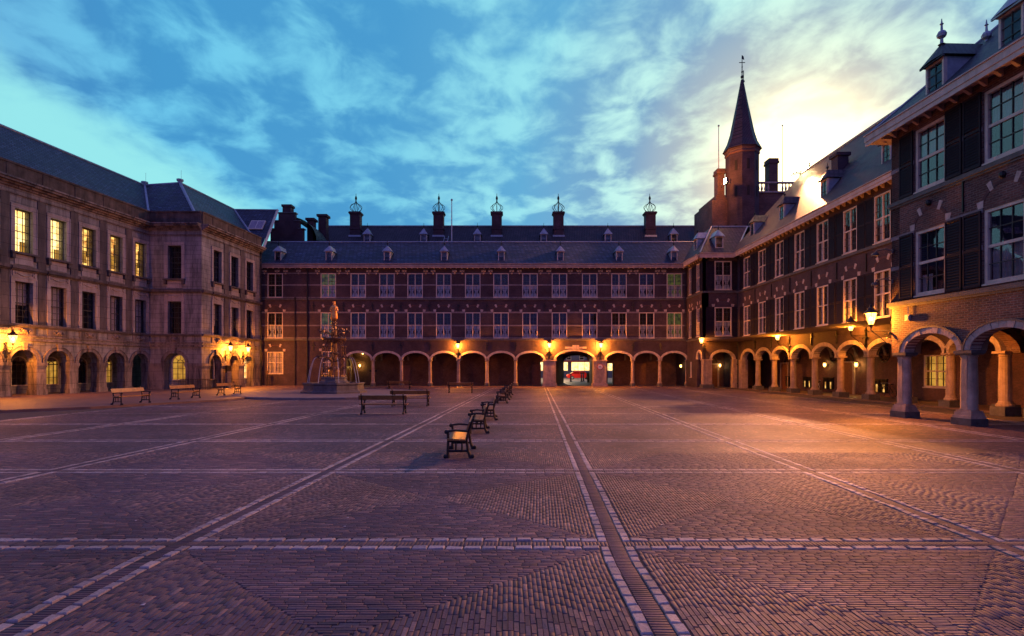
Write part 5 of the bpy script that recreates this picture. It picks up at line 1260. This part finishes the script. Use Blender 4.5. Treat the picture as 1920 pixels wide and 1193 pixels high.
# ================================================================ fountain
ft = thing('fountain', 'gothic iron fountain on an octagonal stone basin topped by a gilded crowned statue', 'fountain', (-11.8, 36.1, .13))
m = MB(); m.lathe([(2.1, 0), (2.1, .10), (2.0, .14), (1.95, .18), (1.95, .22), (1.90, .25), (1.90, .52), (1.98, .57), (1.98, .66), (1.78, .66), (1.72, .40), (.7, .40)], 8, rot=math.pi/8); part('basin', m, BASIN, ft, local=True)
m = MB(); m.lathe([(1.74, .54), (.6, .54)], 8, rot=math.pi/8, cap=False); part('pool_water', m, water('pool water'), ft, local=True)
m = MB(); m.lathe([(.98, .4), (.98, .72), (.86, .76), (.80, .90), (.84, .93), (.84, 1.02), (.4, 1.05)], 8, rot=math.pi/8); part('upper_step', m, BASIN, ft, local=True)
m = MB(); m.lathe([(.36, 1.02), (.34, 1.38), (.30, 1.6), (.22, 1.75), (.20, 2.5), (.30, 2.6), (.20, 2.7), (.17, 3.3), (.30, 3.45), (.62, 3.5), (.66, 3.56), (.2, 3.6), (.17, 4.1), (.12, 4.5), (.10, 4.72), (.17, 4.76), (.19, 4.86), (.12, 4.88)], 12, flute=(.10, 8)); part('column', m, BROWNIRON, ft, local=True)
def scroll(m, a, r0, z0, r1, z1, th, up=1):
    c, s_ = math.cos(a), math.sin(a); pts = []
    for k in range(9):
        f = k/8; r = r0+(r1-r0)*f; z = z0+(z1-z0)*f+up*.18*math.sin(math.pi*f); pts.append((r*c, r*s_, z))
    for k in range(1, 7): q = k*.9; pts.append(((r1-.06+.07*math.cos(q))*c, (r1-.06+.07*math.cos(q))*s_, z1+.07*math.sin(q)*up))
    m.tube(pts, th, 5)
for k in range(8):
    a = 2*math.pi*k/8+.2; c, s_ = math.cos(a), math.sin(a)
    m = MB(); scroll(m, a, .2, 2.05, .98, 2.30, .032); scroll(m, a, .2, 1.75, .70, 1.65, .026, -1); m.ball((.98*c, .98*s_, 2.42), .075, 7, 5); m.tube([(.98*c, .98*s_, 2.35), (1.15*c, 1.15*s_, 2.32)], [.06, .02], 6)
    m.tube([(.72*c, .72*s_, 1.03), (.74*c, .74*s_, 2.2), (.70*c, .70*s_, 3.0)], .03, 6); m.lathe([(.07, 0), (.05, .1), (.03, .14)], 6, (.72*c, .72*s_, 1.03)); m.ball((.71*c, .71*s_, 3.05), .08, 7, 5)
    m.tube([(.71*c, .71*s_, 2.95), (.45*c, .45*s_, 3.3), (.2*c, .2*s_, 3.42)], .024, 5)
    part('dragon_arm', m, BROWNIRON, ft, local=True)
    m = MB(); scroll(m, a, .18, 3.72, .92, 3.98, .028); m.ball((.92*c, .92*s_, 4.06), .075, 7, 5); m.lathe([(.05, 0), (.02, .14), (.04, .18), (.005, .3)], 6, (.80*c, .80*s_, 3.98)); m.tube([(.62*c, .62*s_, 3.55), (.80*c, .80*s_, 3.9)], .022, 5)
    m.ball((.68*c, .68*s_, 3.62), .085, 7, 5); m.tube([(.66*c, .66*s_, 3.52), (.70*c, .70*s_, 3.36), (.66*c, .66*s_, 3.26)], [.05, .035, .01], 5)
    part('crown_arm', m, BROWNIRON, ft, local=True)
m = MB(); m.lathe([(.60, 3.47), (.78, 3.5), (.80, 3.58), (.72, 3.62), (.58, 3.60)], 16); part('iron_gallery', m, BROWNIRON, ft, local=True)
for z, r in ((4.2, .24), (4.42, .19), (4.62, .15)):
    m = MB()
    for k in range(6): a = k*math.pi/3+z; m.ball((r*math.cos(a), r*math.sin(a), z), .06, 6, 4); m.tube([(0, 0, z-.1), (r*math.cos(a), r*math.sin(a), z)], .02, 4)
    part('leaf_knot', m, BROWNIRON, ft, local=True)
# the statue: robe, shoulders, head, crown and arms in one continuous cast figure
m = MB(); n = 20; prof = [(.20, 0), (.215, .05), (.195, .3), (.175, .55), (.20, .70), (.215, .78), (.17, .85), (.075, .89), (.06, .92)]
P = []
for r, z in prof:
    for i in range(n):
        a = 2*math.pi*i/n; fl_ = .09*(1-z/.8)*math.cos(9*a) if z < .8 else 0; P.append((r*(1+fl_)*math.cos(a)*1.05, r*(1+fl_)*math.sin(a)*.8, 4.88+z))
m.add(P, [(k*n+i, k*n+(i+1)%n, (k+1)*n+(i+1)%n, (k+1)*n+i) for k in range(len(prof)-1) for i in range(n)]+[tuple(range(n))[::-1]])
m.ball((0, 0, 4.88+.99), .085, 10, 7, 1.25); m.ball((0, -.085, 4.88+.985), .018, 6, 4)
for sg in (-1, 1): m.tube([(sg*.19, 0, 4.88+.78), (sg*.24, -.05, 4.88+.6), (sg*.13, -.19, 4.88+.52)], [.065, .05, .035], 7)
m.tube([(.13, -.2, 4.88+.3), (.13, -.2, 4.88+.85)], .016, 5)
part('statue', m, GILT, ft, smooth=True, local=True)
m = MB(); m.lathe([(.085, 0), (.10, .09), (.088, .09), (.08, .01)], 10, (0, 0, 4.88+1.06), flute=(.1, 5)); part('crown', m, GILT, ft, local=True)
for k, (a, r0, z0, r1) in enumerate([(3.3, 1.1, 2.3, 1.72), (3.7, 1.1, 2.3, 1.62), (-.2, 1.1, 2.3, 1.62), (.25, 1.1, 2.32, 1.6), (4.4, 1.1, 2.3, 1.65), (5.2, 1.1, 2.3, 1.65)]):
    m = MB(); c, s_ = math.cos(a), math.sin(a); pts = []
    for j in range(12): f = j/11; pts.append(((r0+(r1-r0)*f)*c, (r0+(r1-r0)*f)*s_, z0+.28*f-2.0*f*f))
    m.tube(pts, [.012+.014*j/11 for j in range(12)], 5); part('water_jet', m, WATER, ft, local=True)

# ================================================================ things by the gateway and in the street beyond
def bollard(label, x, y, h=1.0):
    t = thing('bollard', label, 'bollard', (x, y, .03), 0, 'bollards beyond the gateway')
    m = MB(); m.box(-.13, .13, -.13, .13, 0, .08); m.lathe([(.085, .08), (.075, h-.1), (.1, h-.08), (.1, h)], 10); part('post', m, DKST, t, local=True)
    m = MB(); m.lathe([(.081, h*.72), (.081, h*.8)], 10); part('band', m, LEAD, t, local=True)
bollard('left bollard seen through the gateway arch', 7.25, 67); bollard('middle dark bollard seen through the gateway arch', 8.6, 67.4, 1.15); bollard('pale bollard right of the dark one through the gateway arch', 9.0, 68.5, 1.1)
t = thing('sign_board', 'folding pavement board standing at the right inside the gateway opening', 'sign', (9.1, 63.6, .03), rad(10))
for sg in (-1, 1): m = MB(Matrix.Rotation(sg*rad(12), 4, 'X')); m.box(-.32, .32, -.02, .02, .0, 1.15); m.box(-.26, .26, -.03, -.021, .15, 1.05); part('panel', m, WOOD, t, local=True)
t = thing('road_sign', 'round white traffic sign with a red rim on the right gateway pier', 'sign', ((1125-960)/20, 50.9, 1.85), 0)
m = MB(Matrix.Rotation(rad(90), 4, 'X')); m.lathe([(.30, -.02), (.30, .02)], 24); part('rim', m, plain('sign red', (.30,.02,.02), .4), t, local=True)
m = MB(Matrix.Rotation(rad(90), 4, 'X')); m.lathe([(.235, .021), (.235, .026)], 24); part('face', m, plain('sign white', (.55,.52,.5), .4), t, local=True)
m = MB(); m.tube([(-.12, -.03, -.06), (-.02, -.03, .02), (.1, -.03, -.06)], .012, 4); m.tube([(-.1, -.03, .06), (.0, -.03, .02), (.12, -.03, .08)], .012, 4); part('symbol', m, IRON, t, local=True)
def car(label, x, y, rz, paint):
    t = thing('parked_car', label, 'car', (x, y, .03), rz)
    pr = [(-1.8, .22), (-1.78, .55), (-1.6, .72), (-1.05, .80), (-.65, 1.16), (.75, 1.2), (1.35, .82), (1.75, .74), (1.82, .5), (1.8, .22)]
    m = MB(); m.prism([(a, -.7, b) for a, b in pr], (0, 1.4, 0)); part('body', m, paint, t, local=True)
    for sg in (-1, 1):
        m = MB(); y0 = sg*.702; m.prism([(a, y0, b) for a, b in ((-.95, .82), (-.6, 1.12), (.05, 1.13), (.05, .82))], (0, sg*.01, 0)); m.prism([(a, y0, b) for a, b in ((.12, .82), (.12, 1.13), (.72, 1.14), (1.15, .84))], (0, sg*.01, 0)); part('side_window', m, GLASSB, t, local=True)
        for xx in (-1.15, 1.1):
            m = MB(Matrix.Translation((xx, sg*.62, .26)) @ Matrix.Rotation(rad(90), 4, 'X')); m.lathe([(.27, -.09), (.27, .09)], 16); w_ = part('wheel', m, IRON, t, local=True)
            m = MB(Matrix.Translation((xx, sg*.62, .26)) @ Matrix.Rotation(rad(90), 4, 'X')); m.lathe([(.16, -.1), (.16, .1)], 12); part('rim', m, LEAD, w_, local=True)
        m = MB(); m.box(1.79, 1.83, sg*.5-.12, sg*.5+.12, .52, .64); part('tail_light', m, glow('tail light red', (1, .05, .03), 6.0), t, local=True)
    m = MB(); m.prism([(.8, -.58, 1.17), (.8, .58, 1.17), (1.3, .58, .86), (1.3, -.58, .86)], (.012, 0, .015)); m.prism([(-1.02, -.58, .84), (-1.02, .58, .84), (-.68, .58, 1.14), (-.68, -.58, 1.14)], (-.012, 0, .012)); part('windscreen', m, GLASSB, t, local=True)
car('red parked car in the lit street beyond the gateway arch', 9.9, 80, rad(180), plain('red car paint', (.45,.02,.02), .25, var=.05))
shop = thing('shop_building', 'dark building with a long bright shopfront across the street beyond the gateway', 'building', (10, 92, 0))
FS = Frame((-10, 92), (1, 0), (0, -1)); w = MB(); w.wall(FS, 0, 40, 0, 10, [(8+k*4, 11.5+k*4, 1.2, 2.75) for k in range(7)]+[(12.6+k*2.2, 13.4+k*2.2, 3.05, 3.95) for k in range(8)], .4); part('wall', w, plain('blue painted wall', (.10,.11,.15), .7), shop)
for k in range(7): window(shop, FS, 9.75+4*k, 3.5, 1.2, 2.75, d=-.1, nx=3, nz=1, mx=1, mz=1, lit=LITH, depth=.3)
for k in range(8): window(shop, FS, 13.0+2.2*k, .8, 3.05, 3.95, d=-.05, nx=1, nz=2, mx=2, mz=2)
m = MB(); m.fb(FS, 8, 36, .01, .5, 2.85, 2.93); m.fb(FS, 8, 36, .45, .5, 2.72, 2.849); part('awning', m, plain('red awning', (.4,.03,.04), .6), shop)
m = MB(); m.quad((-10, 92, 10), (30, 92, 10), (30, 97, 13), (-10, 97, 13)); part('roof', m, SLATE, shop)
t = thing('added_street_lamp', 'added street lamp brightening the road beyond the gateway', 'street lamp', (6.2, 76, .03)); m = MB(); m.lathe([(.12, 0), (.08, .6), (.05, .7), (.04, 4.2)], 8); part('post', m, IRON, t, local=True)  # lamp put in to brighten and warm the road behind the arch
m = MB(); m.lathe([(.12, 4.2), (.22, 4.65)], 6, cap=False); part('lamp_glass', m, LAMPG, t, local=True); m = MB(); m.lathe([(.26, 4.655), (.05, 4.9)], 6); part('cap', m, IRON, t, local=True); pt_light(t, (0, 0, 4.45), 5000, (1, .66, .36), .15)

# ================================================================ bicycles, cameras, railing, posts
def bicycle(label, loc, rz, paint):
    t = thing('bicycle', label, 'bicycle', loc, rz, 'bicycles in the right arcade')
    R = .29
    for x in (-.45, .45):
        m = MB(); m.tube([(x+R*math.cos(a), 0, R+.02+R*math.sin(a)) for a in np.linspace(0, 2*math.pi, 22)], .017, 5)
        for k in range(6): a = k*math.pi/6; m.tube([(x+R*math.cos(a), 0, R+.02+R*math.sin(a)), (x-R*math.cos(a), 0, R+.02-R*math.sin(a))], .004, 3)
        part('wheel', m, IRON, t, local=True)
    m = MB(); bb, st, hd = (-.08, 0, .26), (-.2, 0, .62), (.3, 0, .66)
    for a, b in ((bb, st), (st, hd), (bb, hd), (bb, (-.45, 0, .31)), ((-.45, 0, .31), st), (hd, (.45, 0, .31))): m.tube([a, b], .016, 5)
    m.tube([hd, (.27, 0, .82)], .014, 5); part('frame', m, paint, t, local=True)
    m = MB(); m.tube([(.12, -.22, .80), (.26, -.2, .84), (.28, 0, .83), (.26, .2, .84), (.12, .22, .80)], .013, 5); part('handlebar', m, LEAD, t, local=True)
    m = MB(); m.tube([st, (-.23, 0, .74)], .014, 5); m.hexa([(-.38, -.09, .74), (-.08, -.03, .76), (-.08, .03, .76), (-.38, .09, .74), (-.38, -.09, .79), (-.08, -.03, .79), (-.08, .03, .79), (-.38, .09, .79)]); part('saddle', m, IRON, t, local=True)
bicycle('pale bicycle leaning inside the right arcade between two columns', (21.7, 38.6, .05), rad(75), plain('pale bike paint', (.55,.52,.5), .35))
bicycle('dark bicycle in the right arcade just before the near pavilion', (21.8, 31.6, .05), rad(92), IRON)
def cam_dome(label, loc, rz):
    t = thing('security_camera', label, 'camera', loc, rz, 'dome cameras on the right buildings')
    m = MB(); m.tube([(0, 0, 0), (.25, 0, .12), (.5, 0, .1), (.55, 0, 0)], .025, 5); m.box(0, .05, -.08, .08, -.08, .08); part('bracket', m, DKST, t, local=True)
    m = MB(); m.lathe([(.10, 0), (.13, -.06), (.13, -.1)], 10, (.55, 0, 0)); part('housing', m, DKST, t, local=True)
    m = MB(); m.ball((.55, 0, -.1), .11, 10, 6); part('dome', m, GLASSB, t, local=True)
cam_dome('upper dome camera on a bracket at the far edge of the near pavilion', FC.p(.1, .02, 6.05), rad(150)); cam_dome('lower dome camera on a curved arm at the far edge of the near pavilion', FC.p(.1, .02, 4.95), rad(150))
t = thing('junction_box', 'small square box fixed to the near pavilion wall above the first arch', 'box', FC.p(.85, .01, 3.55), FC.rz()); m = MB(); m.box(0, .08, -.1, .1, -.1, .1); m.box(.08, .09, -.07, .07, -.07, .07); m.tube([(.03, 0, .1), (.03, 0, .4)], .012, 4); part('case', m, LEAD, t, local=True)
t = thing('railing', 'low iron railing before the corner of the stone palace', 'railing', (-25.2, 41.3, .1), 0)
m = MB(); m.box(0, 2.1, -.02, .02, .78, .82); m.box(0, 2.1, -.02, .02, .12, .16); m.box(2.08, 2.12, 0, 1.4, .78, .82); m.box(2.08, 2.12, 0, 1.4, .12, .16); part('rail', m, IRON, t, local=True)
b = MB(); b.box(-.012, .012, -.012, .012, 0, .78); bm_ = b.mesh('bar', IRON)
for k in range(17): o = inst('bar', bm_, t, (-25.2+.03+k*.128, 41.3, .1))
for k in range(10): o = inst('bar', bm_, t, (-25.2+2.1, 41.3+.13+k*.13, .1))
t = thing('notice_board', 'dark notice board on a short pillar beside the stone palace door', 'sign', FP.p(3.05, .25, .1), FP.rz()); m = MB(); m.box(-.1, .1, -.28, .28, 0, 1.25); part('pillar', m, ASHT, t, local=True); m = MB(); m.box(-.06, .06, -.3, .3, 1.25, 1.85); part('board', m, IRON, t, local=True); m = MB(); m.box(.061, .066, -.26, .26, 1.28, 1.34); part('strip', m, STONE, t, local=True)
t = thing('marker_post', 'thin dark post with a square head near the left end of the far building', 'post', (-22.6, 50.2, .1)); m = MB(); m.tube([(0,0,0),(0,0,1.1)], .035, 6); part('pole', m, IRON, t, local=True); m = MB(); m.box(-.1,.1,-.04,.04,1.1,1.4); part('head', m, BROWNIRON, t, local=True)
t = thing('marker_post', 'thin dark post with a square head beside the tall drainpipe', 'post', (-17.6, 50.4, .1)); m = MB(); m.tube([(0,0,0),(0,0,1.1)], .035, 6); part('pole', m, IRON, t, local=True); m = MB(); m.box(-.1,.1,-.04,.04,1.1,1.4); part('head', m, BROWNIRON, t, local=True)

m = MB()
for k in range(70):
    y = 4+26*random.random()**1.6; x = random.uniform(-.85, .85)*y*.9+random.uniform(-.5, .5); r = random.uniform(.008, .022); a = random.uniform(0, 6.28)
    m.prism([(x+r*math.cos(a+q*2.1)*random.uniform(.6, 1.2), y+r*math.sin(a+q*2.1), .006) for q in range(3)], (0, 0, .003))
o = bpy.data.objects.new('litter', m.mesh('litter', BLIND)); COL.objects.link(o); o['kind'] = 'stuff'; o['label'] = 'tiny pale scraps of litter scattered over the brick paving'; o['category'] = 'litter'
